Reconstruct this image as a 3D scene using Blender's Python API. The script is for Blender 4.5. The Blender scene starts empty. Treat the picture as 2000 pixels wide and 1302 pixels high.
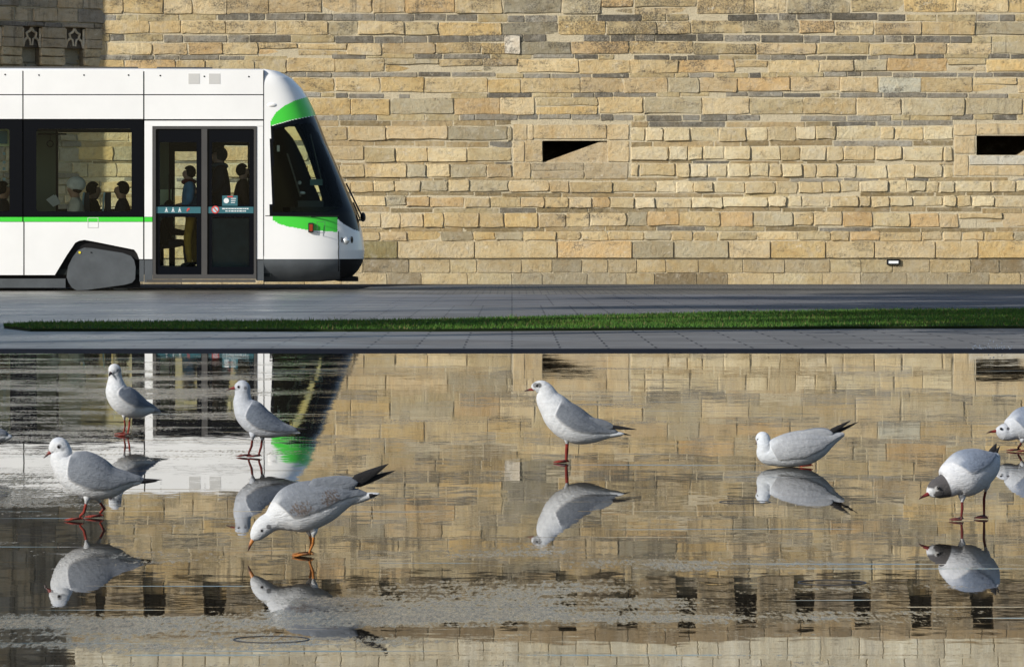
import bpy, bmesh, math, random
import mathutils
from mathutils import Vector, Matrix
rnd = random.Random(7)
C = bpy.context.scene.collection
S = bpy.context.scene
PI = math.pi; R = math.radians

# ------------------------------------------------------------------ camera, world, sun, exposure
H = 0.767; F = 9000.0; PITCH = math.atan(206.0 / F)
cam = bpy.data.objects.new('camera', bpy.data.cameras.new('camera')); C.objects.link(cam)
cam.location = (0, 0, H); cam.rotation_euler = (PI/2 - PITCH, 0, 0)
cam.data.lens = 36.0 * F / 2000.0; cam.data.sensor_width = 36.0
cam.data.clip_start = 0.5; cam.data.clip_end = 3000
S.camera = cam
SUN_EL = R(24); SUN_AZ = R(52)          # azimuth: how far to the left of straight behind the camera
to_sun = Vector((-math.sin(SUN_AZ)*math.cos(SUN_EL), -math.cos(SUN_AZ)*math.cos(SUN_EL), math.sin(SUN_EL)))
w = bpy.data.worlds.new('World'); S.world = w; w.use_nodes = True
nt = w.node_tree; bg = nt.nodes['Background']
sky = nt.nodes.new('ShaderNodeTexSky'); sky.sky_type = 'NISHITA'; sky.sun_disc = False
sky.sun_elevation = SUN_EL; sky.sun_rotation = math.atan2(to_sun.x, to_sun.y)
nt.links.new(sky.outputs[0], bg.inputs[0]); bg.inputs[1].default_value = 0.10
sl = bpy.data.lights.new('sun', 'SUN'); sl.energy = 4.4; sl.angle = R(0.5); sl.color = (1, 0.95, 0.86)
so = bpy.data.objects.new('sun', sl); C.objects.link(so)
so.rotation_euler = to_sun.to_track_quat('Z', 'Y').to_euler(); so.location = to_sun * 60
S.view_settings.view_transform = 'Standard'; S.view_settings.look = 'None'
S.view_settings.gamma = 1; S.view_settings.exposure = 0.28
S.render.resolution_x = 1024; S.render.resolution_y = 666

# ------------------------------------------------------------------ helpers
cR = cam.rotation_euler.to_matrix()
def ray(px, py): return cR @ Vector(((px-1000)/F, -(py-651)/F, -1))
def at_y(px, py, Y):
    d = ray(px, py); return Vector((0, 0, H)) + d * (Y / d.y)
def at_z(px, py, z=0.0):
    d = ray(px, py); return Vector((0, 0, H)) + d * ((z - H) / d.z)

def mesh_obj(name, verts, faces, m, parent=None, cols=None, smooth=False, mat_idx=None):
    me = bpy.data.meshes.new(name)
    me.from_pydata([tuple(v) for v in verts], [], faces)
    for mm in (m if isinstance(m, (list, tuple)) else [m]): me.materials.append(mm)
    if mat_idx: me.polygons.foreach_set('material_index', mat_idx)
    if cols:
        ca = me.color_attributes.new('Col', 'FLOAT_COLOR', 'POINT')
        flat = []
        for c in cols: flat.extend((c[0], c[1], c[2], 1.0))
        ca.data.foreach_set('color', flat)
    if smooth: me.polygons.foreach_set('use_smooth', [True]*len(me.polygons))
    me.update()
    o = bpy.data.objects.new(name, me); C.objects.link(o)
    if parent: o.parent = parent
    return o
def thing(name, label, cat, loc=(0, 0, 0), group=None):
    o = bpy.data.objects.new(name, None); C.objects.link(o); o.location = loc
    o.empty_display_size = 0.2
    o['label'] = label; o['category'] = cat
    if group: o['group'] = group
    return o
def tag(o, label, cat, group=None, kind=None):
    if label: o['label'] = label
    if cat: o['category'] = cat
    if group: o['group'] = group
    if kind: o['kind'] = kind
    return o
class MB:
    def __init__(s): s.v = []; s.f = []; s.c = []
    def add(s, v, f, c=None):
        n = len(s.v); s.v += [tuple(p) for p in v]; s.f += [tuple(i+n for i in q) for q in f]
        s.c += [c or (1, 1, 1)] * len(v)
    def box(s, a, b, c=None, M=None):
        x0, y0, z0 = a; x1, y1, z1 = b
        v = [(x0,y0,z0),(x1,y0,z0),(x1,y1,z0),(x0,y1,z0),(x0,y0,z1),(x1,y0,z1),(x1,y1,z1),(x0,y1,z1)]
        if M: v = [M @ Vector(p) for p in v]
        s.add(v, [(3,2,1,0),(4,5,6,7),(0,1,5,4),(1,2,6,5),(2,3,7,6),(3,0,4,7)], c)
    def tube(s, pts, rad, n=8, c=None, cap=True):
        pts = [Vector(p) for p in pts]; k = len(pts)
        rads = rad if isinstance(rad, (list, tuple)) else [rad]*k
        v = []; f = []
        for i, p in enumerate(pts):
            t = (pts[min(i+1, k-1)] - pts[max(i-1, 0)]).normalized()
            up = Vector((0, 1, 0)) if abs(t.y) < 0.9 else Vector((1, 0, 0))
            a = t.cross(up).normalized(); b = t.cross(a).normalized()
            for j in range(n):
                q = 2*PI*j/n; v.append(p + (a*math.cos(q) + b*math.sin(q))*rads[i])
        for i in range(k-1):
            for j in range(n):
                f.append((i*n+j, i*n+(j+1) % n, (i+1)*n+(j+1) % n, (i+1)*n+j))
        if cap: f.append(tuple(range(n))[::-1]); f.append(tuple((k-1)*n+j for j in range(n)))
        s.add(v, f, c)
    def ball(s, c0, r, n=12, c=None, half=None):
        c0 = Vector(c0); rr = r if isinstance(r, (tuple, list)) else (r, r, r)
        v = []; f = []
        for i in range(n+1):
            th = PI*i/n
            for j in range(2*n):
                ph = PI*j/n
                v.append(c0 + Vector((rr[0]*math.sin(th)*math.cos(ph), rr[1]*math.sin(th)*math.sin(ph), rr[2]*math.cos(th))))
        for i in range(n):
            for j in range(2*n):
                f.append((i*2*n+j, (i+1)*2*n+j, (i+1)*2*n+(j+1) % (2*n), i*2*n+(j+1) % (2*n)))
        s.add(v, f, c)
    def build(s, name, m, parent=None, smooth=False, cols=False):
        return mesh_obj(name, s.v, s.f, m, parent, s.c if cols else None, smooth)

# ------------------------------------------------------------------ materials
class NT:
    def __init__(s, name):
        s.m = bpy.data.materials.new(name); s.m.use_nodes = True
        s.t = s.m.node_tree; s.b = s.t.nodes['Principled BSDF']; s.out = s.t.nodes['Material Output']
    def n(s, typ, **kw):
        nd = s.t.nodes.new(typ)
        for k, v in kw.items():
            if k.startswith('i_'):
                nd.inputs[k[2:].replace('_', ' ')].default_value = v
            else: setattr(nd, k, v)
        return nd
    def l(s, a, b): s.t.links.new(a, b)
    def pos(s): return s.n('ShaderNodeNewGeometry').outputs['Position']
    def mapping(s, vec, scale=(1, 1, 1), loc=(0, 0, 0)):
        mp = s.n('ShaderNodeMapping'); s.l(vec, mp.inputs[0])
        mp.inputs['Scale'].default_value = scale; mp.inputs['Location'].default_value = loc; return mp.outputs[0]
    def noise(s, vec, scale, detail=4, rough=0.55, out='Fac'):
        nd = s.n('ShaderNodeTexNoise'); s.l(vec, nd.inputs['Vector'])
        nd.inputs['Scale'].default_value = scale; nd.inputs['Detail'].default_value = detail
        nd.inputs['Roughness'].default_value = rough; return nd.outputs[out]
    def rng(s, x, a, b, c=0.0, d=1.0, smooth=False):
        nd = s.n('ShaderNodeMapRange'); s.l(x, nd.inputs[0])
        if smooth: nd.interpolation_type = 'SMOOTHSTEP'
        for i, q in enumerate((a, b, c, d)): nd.inputs[i+1].default_value = q
        return nd.outputs[0]
    def math(s, op, a, b=None, clamp=False):
        nd = s.n('ShaderNodeMath', operation=op); nd.use_clamp = clamp
        for i, q in enumerate((a, b)):
            if q is None: continue
            if isinstance(q, (int, float)): nd.inputs[i].default_value = q
            else: s.l(q, nd.inputs[i])
        return nd.outputs[0]
    def mix(s, fac, a, b, blend='MIX'):
        nd = s.n('ShaderNodeMix', data_type='RGBA', blend_type=blend)
        for i, q in ((0, fac), (6, a), (7, b)):
            if isinstance(q, (int, float)): nd.inputs[i].default_value = q
            elif isinstance(q, tuple): nd.inputs[i].default_value = (*q[:3], 1)
            else: s.l(q, nd.inputs[i])
        return nd.outputs[2]
    def bump(s, h, strength=0.5, dist=0.01):
        nd = s.n('ShaderNodeBump'); nd.inputs['Strength'].default_value = strength
        nd.inputs['Distance'].default_value = dist; s.l(h, nd.inputs['Height']); s.l(nd.outputs[0], s.b.inputs['Normal'])

def plain(name, col, rough=0.5, metal=0.0, spec=0.5, var=0.0, vscale=4.0, coat=0.0):
    t = NT(name); t.b.inputs['Roughness'].default_value = rough
    t.b.inputs['Metallic'].default_value = metal; t.b.inputs['Specular IOR Level'].default_value = spec
    t.b.inputs['Coat Weight'].default_value = coat
    g = t.noise(t.pos(), vscale, 5, 0.6)
    k = t.rng(g, 0.3, 0.7, 1-var, 1+var*0.5)
    cc = t.n('ShaderNodeVectorMath', operation='SCALE'); cc.inputs[0].default_value = col[:3]; t.l(k, cc.inputs['Scale'])
    t.l(cc.outputs[0], t.b.inputs['Base Color'])
    return t.m
M = {}
M['white_paint'] = plain('white_paint', (0.83, 0.84, 0.85), 0.3, var=0.06, vscale=1.1, coat=0.3)
M['green_paint'] = plain('green_paint', (0.06, 0.62, 0.05), 0.3, var=0.03)
M['skirt_grey'] = plain('skirt_grey', (0.075, 0.085, 0.095), 0.55, var=0.25)
M['black_gloss'] = plain('black_gloss', (0.003, 0.004, 0.007), 0.12, spec=0.12)
M['black_matt'] = plain('black_matt', (0.008, 0.008, 0.009), 0.7, spec=0.2)
M['rubber'] = plain('rubber', (0.012, 0.012, 0.013), 0.6)
M['alu'] = plain('alu', (0.075, 0.072, 0.07), 0.45, metal=0.1, var=0.1)
M['label_grey'] = plain('label_grey', (0.55, 0.55, 0.54), 0.5)
M['teal'] = plain('teal', (0.04, 0.14, 0.17), 0.4)
M['white_print'] = plain('white_print', (0.75, 0.78, 0.8), 0.5)
M['red_print'] = plain('red_print', (0.6, 0.06, 0.05), 0.5)
M['orange_lamp'] = plain('orange_lamp', (0.28, 0.035, 0.01), 0.3)
M['lamp_glass'] = plain('lamp_glass', (0.6, 0.63, 0.65), 0.1, metal=0.5)
M['interior_dark'] = plain('interior_dark', (0.02, 0.024, 0.024), 0.7, spec=0.1)
M['interior_olive'] = plain('interior_olive', (0.13, 0.16, 0.11), 0.6)
M['interior_teal'] = plain('interior_teal', (0.03, 0.055, 0.06), 0.6, var=0.5, vscale=3)
M['interior_lime'] = plain('interior_lime', (0.75, 0.85, 0.5), 0.5)
M['seat_blue'] = plain('seat_blue', (0.40, 0.60, 0.66), 0.5)
M['seat_dark'] = plain('seat_dark', (0.02, 0.03, 0.04), 0.7)
M['rail_steel'] = plain('rail_steel', (0.12, 0.12, 0.12), 0.35, metal=0.8)
M['jet_steel'] = plain('jet_steel', (0.03, 0.032, 0.04), 0.5)
M['splash'] = plain('splash', (0.16, 0.19, 0.25), 0.1)
M['hollow'] = plain('hollow', (0.01, 0.009, 0.008), 0.95, spec=0.0)
M['yellow_print'] = plain('yellow_print', (0.75, 0.6, 0.03), 0.5)

def glass_mat(name, tint, refl=1.0):
    t = NT(name); t.t.nodes.remove(t.b)
    tr = t.n('ShaderNodeBsdfTransparent'); tr.inputs[0].default_value = (*tint, 1)
    gl = t.n('ShaderNodeBsdfGlossy'); gl.inputs['Roughness'].default_value = 0.03
    gl.inputs['Color'].default_value = (refl, refl, refl, 1)
    fr = t.n('ShaderNodeFresnel'); fr.inputs[0].default_value = 1.5
    mx = t.n('ShaderNodeMixShader'); t.l(fr.outputs[0], mx.inputs[0])
    t.l(tr.outputs[0], mx.inputs[1]); t.l(gl.outputs[0], mx.inputs[2]); t.l(mx.outputs[0], t.out.inputs[0])
    return t.m
M['glass'] = glass_mat('tinted_glass', (0.90, 0.95, 0.87), 0.4)
M['door_glass'] = glass_mat('door_glass', (0.84, 0.93, 0.93), 0.4)
M['cab_glass'] = glass_mat('cab_glass', (0.90, 0.98, 0.84), 0.25)

def stone_mat(name, dark=1.0, grime=0.5, streak=0.75):
    t = NT(name); p = t.pos()
    at = t.n('ShaderNodeAttribute', attribute_name='Col')
    a = t.noise(p, 2.2, 6, 0.62); b = t.noise(p, 11, 6, 0.6); c = t.noise(p, 55, 4, 0.6)
    col = t.mix(t.rng(a, 0.35, 0.68), at.outputs[0], t.mix(1.0, at.outputs[0], (0.86, 0.80, 0.70), 'MULTIPLY'))
    hu = t.noise(t.mapping(p, (1, 1, 1), (11, 0, 4)), 4.5, 7, 0.68)
    col = t.mix(t.rng(hu, 0.52, 0.66, 0, 0.75), col, t.mix(0.5, col, (0.46, 0.43, 0.37)))
    col = t.mix(t.rng(hu, 0.46, 0.34, 0, 0.45), col, t.mix(1.0, col, (1.12, 0.98, 0.80), 'MULTIPLY'))
    col = t.mix(t.rng(b, 0.5, 0.75, 0, 0.55), col, t.mix(1.0, col, (0.62, 0.55, 0.48), 'MULTIPLY'))
    col = t.mix(t.rng(c, 0.35, 0.65, 0, 0.4), col, t.mix(1.0, col, (1.22, 1.2, 1.15), 'MULTIPLY'))
    # lichen and soot blotches, thickest high up
    sep = t.n('ShaderNodeSeparateXYZ'); t.l(p, sep.inputs[0])
    hi = t.rng(sep.outputs[2], 2.5, 7.0, 0.0, 0.10)
    big = t.noise(p, 0.35, 5, 0.6); col = t.mix(t.rng(big, 0.36, 0.64, 0.0, 0.6), col, t.mix(1.0, col, (0.80, 0.76, 0.70), 'MULTIPLY'))
    # rain streaks running down from the machicolation
    stv = t.math('ADD', t.noise(t.mapping(p, (2.6, 1, 0.16), (4, 0, 2)), 1.0, 6, 0.65), t.rng(sep.outputs[2], 4.6, 8.6, -0.09, 0.05))
    stm = t.math('MULTIPLY', t.rng(stv, 0.52, 0.62, 0, streak, True), t.rng(t.noise(p, 9, 4, 0.7), 0.3, 0.55))
    col = t.mix(stm, col, (0.12, 0.105, 0.08))
    g = t.math('ADD', t.noise(t.mapping(p, (1, 1, 2.2)), 1.7, 9, 0.72), hi)
    for (bx, bz, rx, rz, amp) in ((3.4, 5.9, 3.6, 1.3, 0.11), (-0.6, 5.2, 0.8, 0.6, 0.12), (8.5, 6.2, 4, 0.6, 0.07), (1.7, 1.0, 1.6, 1.0, 0.07), (-3.6, -0.3, 0.7, 0.5, 0.06), (8.8, 0.4, 3, 0.8, 0.05)):
        mp = t.mapping(p, (1/rx, 0, 1/rz), (-bx/rx, 0, -bz/rz)); ln = t.n('ShaderNodeVectorMath', operation='LENGTH'); t.l(mp, ln.inputs[0])
        g = t.math('ADD', g, t.rng(ln.outputs['Value'], 0.2, 1.2, amp, 0, True))
    sp = t.noise(p, 24, 4, 0.7)
    gm = t.math('MULTIPLY', t.rng(g, 0.57, 0.68, 0, grime, True), t.rng(sp, 0.38, 0.6))
    col = t.mix(gm, col, (0.07, 0.065, 0.055))
    # pale lime bloom
    wn = t.noise(t.mapping(p, (1, 1, 1.6), (7, 3, 1)), 3.1, 8, 0.7)
    col = t.mix(t.math('MULTIPLY', t.rng(wn, 0.58, 0.70, 0, 0.75, True), t.rng(b, 0.4, 0.6)), col, (0.70, 0.65, 0.53))
    t.l(col, t.b.inputs['Base Color']); t.b.inputs['Roughness'].default_value = 0.9
    t.b.inputs['Specular IOR Level'].default_value = 0.15
    h = t.math('ADD', t.math('MULTIPLY', b, 0.6), t.math('MULTIPLY', c, 0.4))
    t.bump(h, 1.0, 0.06)
    return t.m
M['stone'] = stone_mat('castle_stone', grime=0.8)
M['parapet'] = stone_mat('parapet_stone', grime=0.2, streak=0.2)
M['tower_stone'] = stone_mat('tower_stone', grime=0.45)
def mortar_mat():
    t = NT('mortar'); p = t.pos()
    a = t.noise(p, 3, 6, 0.6); b = t.noise(p, 30, 5, 0.7)
    col = t.mix(a, (0.43, 0.37, 0.25), (0.62, 0.55, 0.40))
    col = t.mix(t.rng(b, 0.5, 0.75, 0, 0.7), col, (0.28, 0.23, 0.16))
    t.l(col, t.b.inputs['Base Color']); t.b.inputs['Roughness'].default_value = 0.95
    t.bump(b, 1.0, 0.04); return t.m
M['mortar'] = mortar_mat()

# water film on dark granite, with damp rough patches where the film has broken
def pool_mat():
    t = NT('wet_granite_pool'); p = t.pos()
    sep = t.n('ShaderNodeSeparateXYZ'); t.l(p, sep.inputs[0]); X, Y = sep.outputs[0], sep.outputs[1]
    def blob(cx, cy, rx, ry, amp):
        mp = t.mapping(p, (1/rx, 1/ry, 0), (-cx/rx, -cy/ry, 0))
        ln = t.n('ShaderNodeVectorMath', operation='LENGTH'); t.l(mp, ln.inputs[0])
        return t.rng(ln.outputs['Value'], 0.3, 1.35, amp, 0, True)
    n1 = t.noise(t.mapping(p, (1.0, 1.15, 1)), 0.75, 7, 0.62)
    n2 = t.noise(t.mapping(p, (1, 1, 1), (3, 9, 0)), 5.5, 6, 0.65)
    n3 = t.noise(t.mapping(p, (0.7, 1.1, 1), (5, 2, 0)), 26, 5, 0.7)
    n4 = t.noise(t.mapping(p, (0.35, 1.5, 1), (1, 4, 0)), 1.5, 4, 0.6); n5 = t.noise(t.mapping(p, (1, 0.13, 1)), 95, 3, 0.75)
    f = t.math('ADD', t.math('MULTIPLY', n1, 0.6), t.math('ADD', t.math('MULTIPLY', n2, 0.25), t.math('MULTIPLY', n3, 0.20)))
    f = t.math('SUBTRACT', f, 0.045)
    f = t.math('ADD', f, t.math('MULTIPLY', t.math('SUBTRACT', n4, 0.5), 0.30))
    f = t.math('ADD', f, t.math('MULTIPLY', t.math('SUBTRACT', n5, 0.5), 0.36))
    for bl in ((-0.12, 9.50, 0.47, 0.66, 0.19), (0.50, 10.45, 0.60, 0.26, 0.12), (-0.80, 8.95, 0.52, 0.30, 0.23), (-0.02, 11.0, 0.25, 0.3, 0.08),
               (-1.5, 13.3, 0.55, 0.8, 0.15), (-2.2, 22.0, 1.5, 6.5, 0.11), (-0.55, 8.5, 0.6, 0.22, 0.10),
               (0.0, 8.0, 1.2, 0.22, 0.05), (-0.45, 11.6, 0.35, 0.3, 0.08), (0.6, 20.5, 2.0, 1.2, 0.04), (2.2, 17.5, 1.2, 0.8, 0.03)):
        f = t.math('ADD', f, blob(*bl))
    dry = t.rng(f, 0.545, 0.68, 0, 0.92, True)
    # slab joints
    br = t.n('ShaderNodeTexBrick'); t.l(t.mapping(p, (1, 1, 1), (30.0, 0.13, 0)), br.inputs['Vector']); br.offset = 0.0
    br.inputs['Scale'].default_value = 1.0; br.inputs['Brick Width'].default_value = 60.0; br.inputs['Row Height'].default_value = 1.05
    br.inputs['Mortar Size'].default_value = 0.012; br.inputs['Mortar Smooth'].default_value = 0.1
    joint = br.outputs['Fac']
    sp = t.noise(t.mapping(p, (1, 0.14, 1)), 130, 3, 0.8); sp2 = t.noise(t.mapping(p, (1, 0.4, 1)), 22, 4, 0.7)
    wetc = t.mix(sp2, (0.012, 0.011, 0.009), (0.03, 0.026, 0.02))
    dryc = t.mix(t.rng(sp, 0.3, 0.72), (0.03, 0.025, 0.017), (0.42, 0.335, 0.22))
    col = t.mix(dry, wetc, dryc); col = t.mix(t.math('MULTIPLY', joint, 0.5), col, (0.012, 0.014, 0.022))
    t.l(col, t.b.inputs['Base Color'])
    rough = t.math('ADD', t.math('MULTIPLY', dry, t.rng(sp2, 0.3, 0.7, 0.16, 0.34)), 0.012)
    t.l(t.rng(dry, 0, 1, 0.5, 0.03), t.b.inputs['Specular IOR Level'])
    t.l(rough, t.b.inputs['Roughness']); t.b.inputs['IOR'].default_value = 1.35
    # tiny swell, and a rougher grain where dry
    sw = t.noise(t.mapping(p, (1.0, 1.6, 1)), 2.3, 3, 0.5, 'Color'); sw2 = t.noise(t.mapping(p, (1, 1.4, 1)), 14, 3, 0.6, 'Color')
    sw3 = t.noise(p, 130, 2, 0.7, 'Color')
    def off(c, k):
        v = t.n('ShaderNodeVectorMath', operation='SUBTRACT'); t.l(c, v.inputs[0]); v.inputs[1].default_value = (0.5, 0.5, 0.5)
        s_ = t.n('ShaderNodeVectorMath', operation='SCALE'); t.l(v.outputs[0], s_.inputs[0])
        if isinstance(k, float): s_.inputs['Scale'].default_value = k
        else: t.l(k, s_.inputs['Scale'])
        return s_.outputs[0]
    def vadd(a, b):
        v = t.n('ShaderNodeVectorMath', operation='ADD'); t.l(a, v.inputs[0]); t.l(b, v.inputs[1]); return v.outputs[0]
    geo = t.n('ShaderNodeNewGeometry').outputs['Normal']
    jn = t.math('MULTIPLY', joint, 0.03)
    nn = vadd(geo, vadd(off(sw, 0.0034), off(sw2, 0.0046)))
    ln_ = t.noise(t.mapping(p, (0.28, 5.5, 1), (2, 0.3, 0)), 2.0, 3, 0.55)
    rip = t.math('ADD', t.rng(ln_, 0.66, 0.70, 0, 0.8), t.math('MULTIPLY', joint, t.rng(t.noise(p, 1.1, 4), 0.50, 0.64, 0.0, 0.35)), clamp=True)   # wavelets and joints that catch the sky
    cx_ = t.n('ShaderNodeCombineXYZ'); t.l(t.math('MULTIPLY', rip, -0.075), cx_.inputs[1]); nn = vadd(nn, cx_.outputs[0])
    nn = vadd(nn, off(sw3, t.math('ADD', t.math('MULTIPLY', dry, 0.055), jn)))
    nm = t.n('ShaderNodeVectorMath', operation='NORMALIZE'); t.l(nn, nm.inputs[0]); t.l(nm.outputs[0], t.b.inputs['Normal'])
    return t.m
M['pool'] = pool_mat()
def paving_mat(name, c0, c1, bw, bh, rough, rot=0.0, mortar=(0.04, 0.04, 0.045), msize=0.008, patch=0.0):
    t = NT(name); p = t.pos()
    mp = t.n('ShaderNodeMapping'); t.l(p, mp.inputs[0]); mp.inputs['Rotation'].default_value = (0, 0, rot); v = mp.outputs[0]
    br = t.n('ShaderNodeTexBrick'); t.l(v, br.inputs['Vector'])
    br.inputs['Scale'].default_value = 1.0; br.inputs['Brick Width'].default_value = bw; br.inputs['Row Height'].default_value = bh
    br.inputs['Mortar Size'].default_value = msize; br.inputs['Color1'].default_value = (*c0, 1)
    br.inputs['Color2'].default_value = (*c1, 1); br.inputs['Mortar'].default_value = (*mortar, 1); br.inputs['Bias'].default_value = 0
    a = t.noise(p, 1.1, 6, 0.6); b = t.noise(p, 60, 4, 0.7)
    col = t.mix(t.rng(a, 0.35, 0.65, 0, 0.6), br.outputs[0], t.mix(1.0, br.outputs[0], (0.6, 0.6, 0.62), 'MULTIPLY'))
    col = t.mix(t.rng(b, 0.3, 0.7, 0, 0.4), col, t.mix(1.0, col, (1.4, 1.4, 1.4), 'MULTIPLY'))
    t.l(col, t.b.inputs['Base Color'])
    sep = t.n('ShaderNodeSeparateXYZ'); t.l(p, sep.inputs[0]); ax = t.math('ADD', sep.outputs[0], t.math('MULTIPLY', t.noise(p, 0.5, 5), 6.0))
    wet = t.rng(ax, 0.0, 4.0, 1, 0, True)       # the left end of the pavement is still wet
    t.l(t.math('SUBTRACT', t.rng(a, 0.3, 0.65, rough, rough+0.2), t.math('MULTIPLY', wet, 0.4)), t.b.inputs['Roughness'])
    t.l(t.rng(wet, 0, 1, 0.04, 0.5), t.b.inputs['Specular IOR Level'])
    t.bump(t.math('ADD', t.math('MULTIPLY', b, 0.4), t.math('MULTIPLY', br.outputs['Fac'], -1.0)), 0.6, 0.004)
    return t.m
M['paving'] = paving_mat('grey_paving', (0.15, 0.15, 0.15), (0.20, 0.20, 0.20), 0.62, 0.4, 0.62)
M['paving_far'] = paving_mat('grey_slabs', (0.14, 0.14, 0.145), (0.18, 0.18, 0.185), 0.9, 0.5, 0.62)
M['cobble'] = paving_mat('cobble', (0.13, 0.125, 0.11), (0.26, 0.24, 0.2), 0.14, 0.12, 0.6, mortar=(0.04, 0.04, 0.04), msize=0.02)
M['trackbed'] = paving_mat('trackbed', (0.13, 0.125, 0.11), (0.2, 0.185, 0.16), 0.2, 0.16, 0.6)
M['gutter'] = plain('gutter', (0.008, 0.009, 0.016), 0.85, spec=0.05, var=0.2)

# ------------------------------------------------------------------ ground: pool, gutter, pavements, tracks, lawn
PROF = [(28.15, 0.0), (29.5, -0.004), (36.0, -0.025), (46.0, -0.055), (61.0, -0.125), (70.0, -0.13), (84, -0.27), (117.9, -0.675), (400, -0.70)]
def gz(y):
    if y <= PROF[0][0]: return 0.0
    for (a, za), (b, zb) in zip(PROF, PROF[1:]):
        if y <= b: return za + (zb-za)*(y-a)/(b-a)
    return PROF[-1][1]
def strip(name, y0, y1, m, dz=0.0, X=120):
    ys = [y0] + [q for q, _ in PROF if y0 < q < y1] + [y1]
    v = []; f = []
    for y in ys: v += [(-X, y, gz(y)+dz), (X, y, gz(y)+dz)]
    for i in range(len(ys)-1): f.append((2*i, 2*i+1, 2*i+3, 2*i+2))
    o = mesh_obj(name, v, f, m); o['kind'] = 'structure'; return o
strip('pool_water', -60, 28.15, M['pool'])
strip('gutter_strip', 28.15, 29.45, M['gutter'])
strip('pavement', 29.45, 50.0, M['paving'])
strip('pavement', 50.0, 62.0, M['paving_far'])
strip('tram_track', 62.0, 72.0, M['trackbed'])
strip('cobbled_path', 72.0, 118.2, M['cobble'])
strip('ground', 118.2, 400, M['cobble'], X=300)
def shadow_sheet():  # dark tapering sheet standing in for the tram's cast shadow
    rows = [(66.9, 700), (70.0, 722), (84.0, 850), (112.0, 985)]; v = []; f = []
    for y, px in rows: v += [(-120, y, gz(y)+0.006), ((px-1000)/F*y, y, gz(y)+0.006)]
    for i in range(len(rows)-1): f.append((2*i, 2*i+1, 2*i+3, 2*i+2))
    mesh_obj('tram_shadow_sheet', v, f, M['shadow_dark'])['kind'] = 'structure'
M['shadow_dark'] = plain('shadow_dark', (0.018, 0.019, 0.022), 0.9, spec=0.03, var=0.3, vscale=2)  # near-black tone of the painted tram shadow
shadow_sheet()
for y in (65.95, 67.4):
    mb = MB(); z = gz(y)
    mb.box((-120, y, z+0.002), (120, y+0.06, z+0.012)); mb.box((-120, y+0.10, z+0.002), (120, y+0.13, z+0.012))
    mb.build('tram_rail', M['rail_steel'])['kind'] = 'structure'

# ------------------------------------------------------------------ castle wall
WD = 118.0
def wp(px, py): 
    q = at_y(px, py, WD); return q.x, q.z
PXM = F / WD
def stone_tone(px, py, thin):
    u = rnd.random()
    if thin:
        slate = 0.85 if py < 240 else 0.30
        if py > 240 and rnd.random() > slate:
            b = rnd.choice([(0.38, 0.30, 0.19), (0.30, 0.245, 0.16), (0.44, 0.35, 0.23)])
        else:
            g = rnd.uniform(0.15, 0.36); b = (g*1.06, g, g*0.93)
            if rnd.random() < (0.25 if py < 240 else 0.1): b = (0.50, 0.42, 0.28)
    else:
        base = [(0.62, 0.495, 0.315), (0.57, 0.455, 0.29), (0.66, 0.54, 0.36), (0.59, 0.475, 0.325), (0.62, 0.475, 0.27), (0.64, 0.53, 0.37), (0.55, 0.46, 0.31)]
        b = rnd.choice(base)
        if u < 0.08: b = (0.62, 0.46, 0.28)
        elif u < 0.14: b = (0.52, 0.46, 0.35)
        elif u < 0.18: b = (0.44, 0.39, 0.30)
        if px > 1200 and 245 < py < 420:
            b = rnd.choice([(0.68, 0.59, 0.43), (0.65, 0.55, 0.39), (0.72, 0.63, 0.48), (0.60, 0.50, 0.34)])
        if py > 505: b = rnd.choice([(0.52, 0.43, 0.29), (0.49, 0.41, 0.29), (0.56, 0.46, 0.31), (0.31, 0.26, 0.19), (0.40, 0.35, 0.27), (0.50, 0.42, 0.30), (0.53, 0.45, 0.31)])
        if 1625 < px < 1990 and 95 < py < 182 and rnd.random() < 0.45: b = (0.60, 0.60, 0.56)
        if 1000 < px < 1500 and py < 130 and rnd.random() < 0.12: b = (0.34, 0.31, 0.25)
        if 690 < px < 780 and 465 < py < 508: b = (0.30, 0.26, 0.15)
    k = rnd.uniform(0.86, 1.06)
    return (b[0]*k*0.95, b[1]*k*0.975, b[2]*k*0.93)
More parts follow.
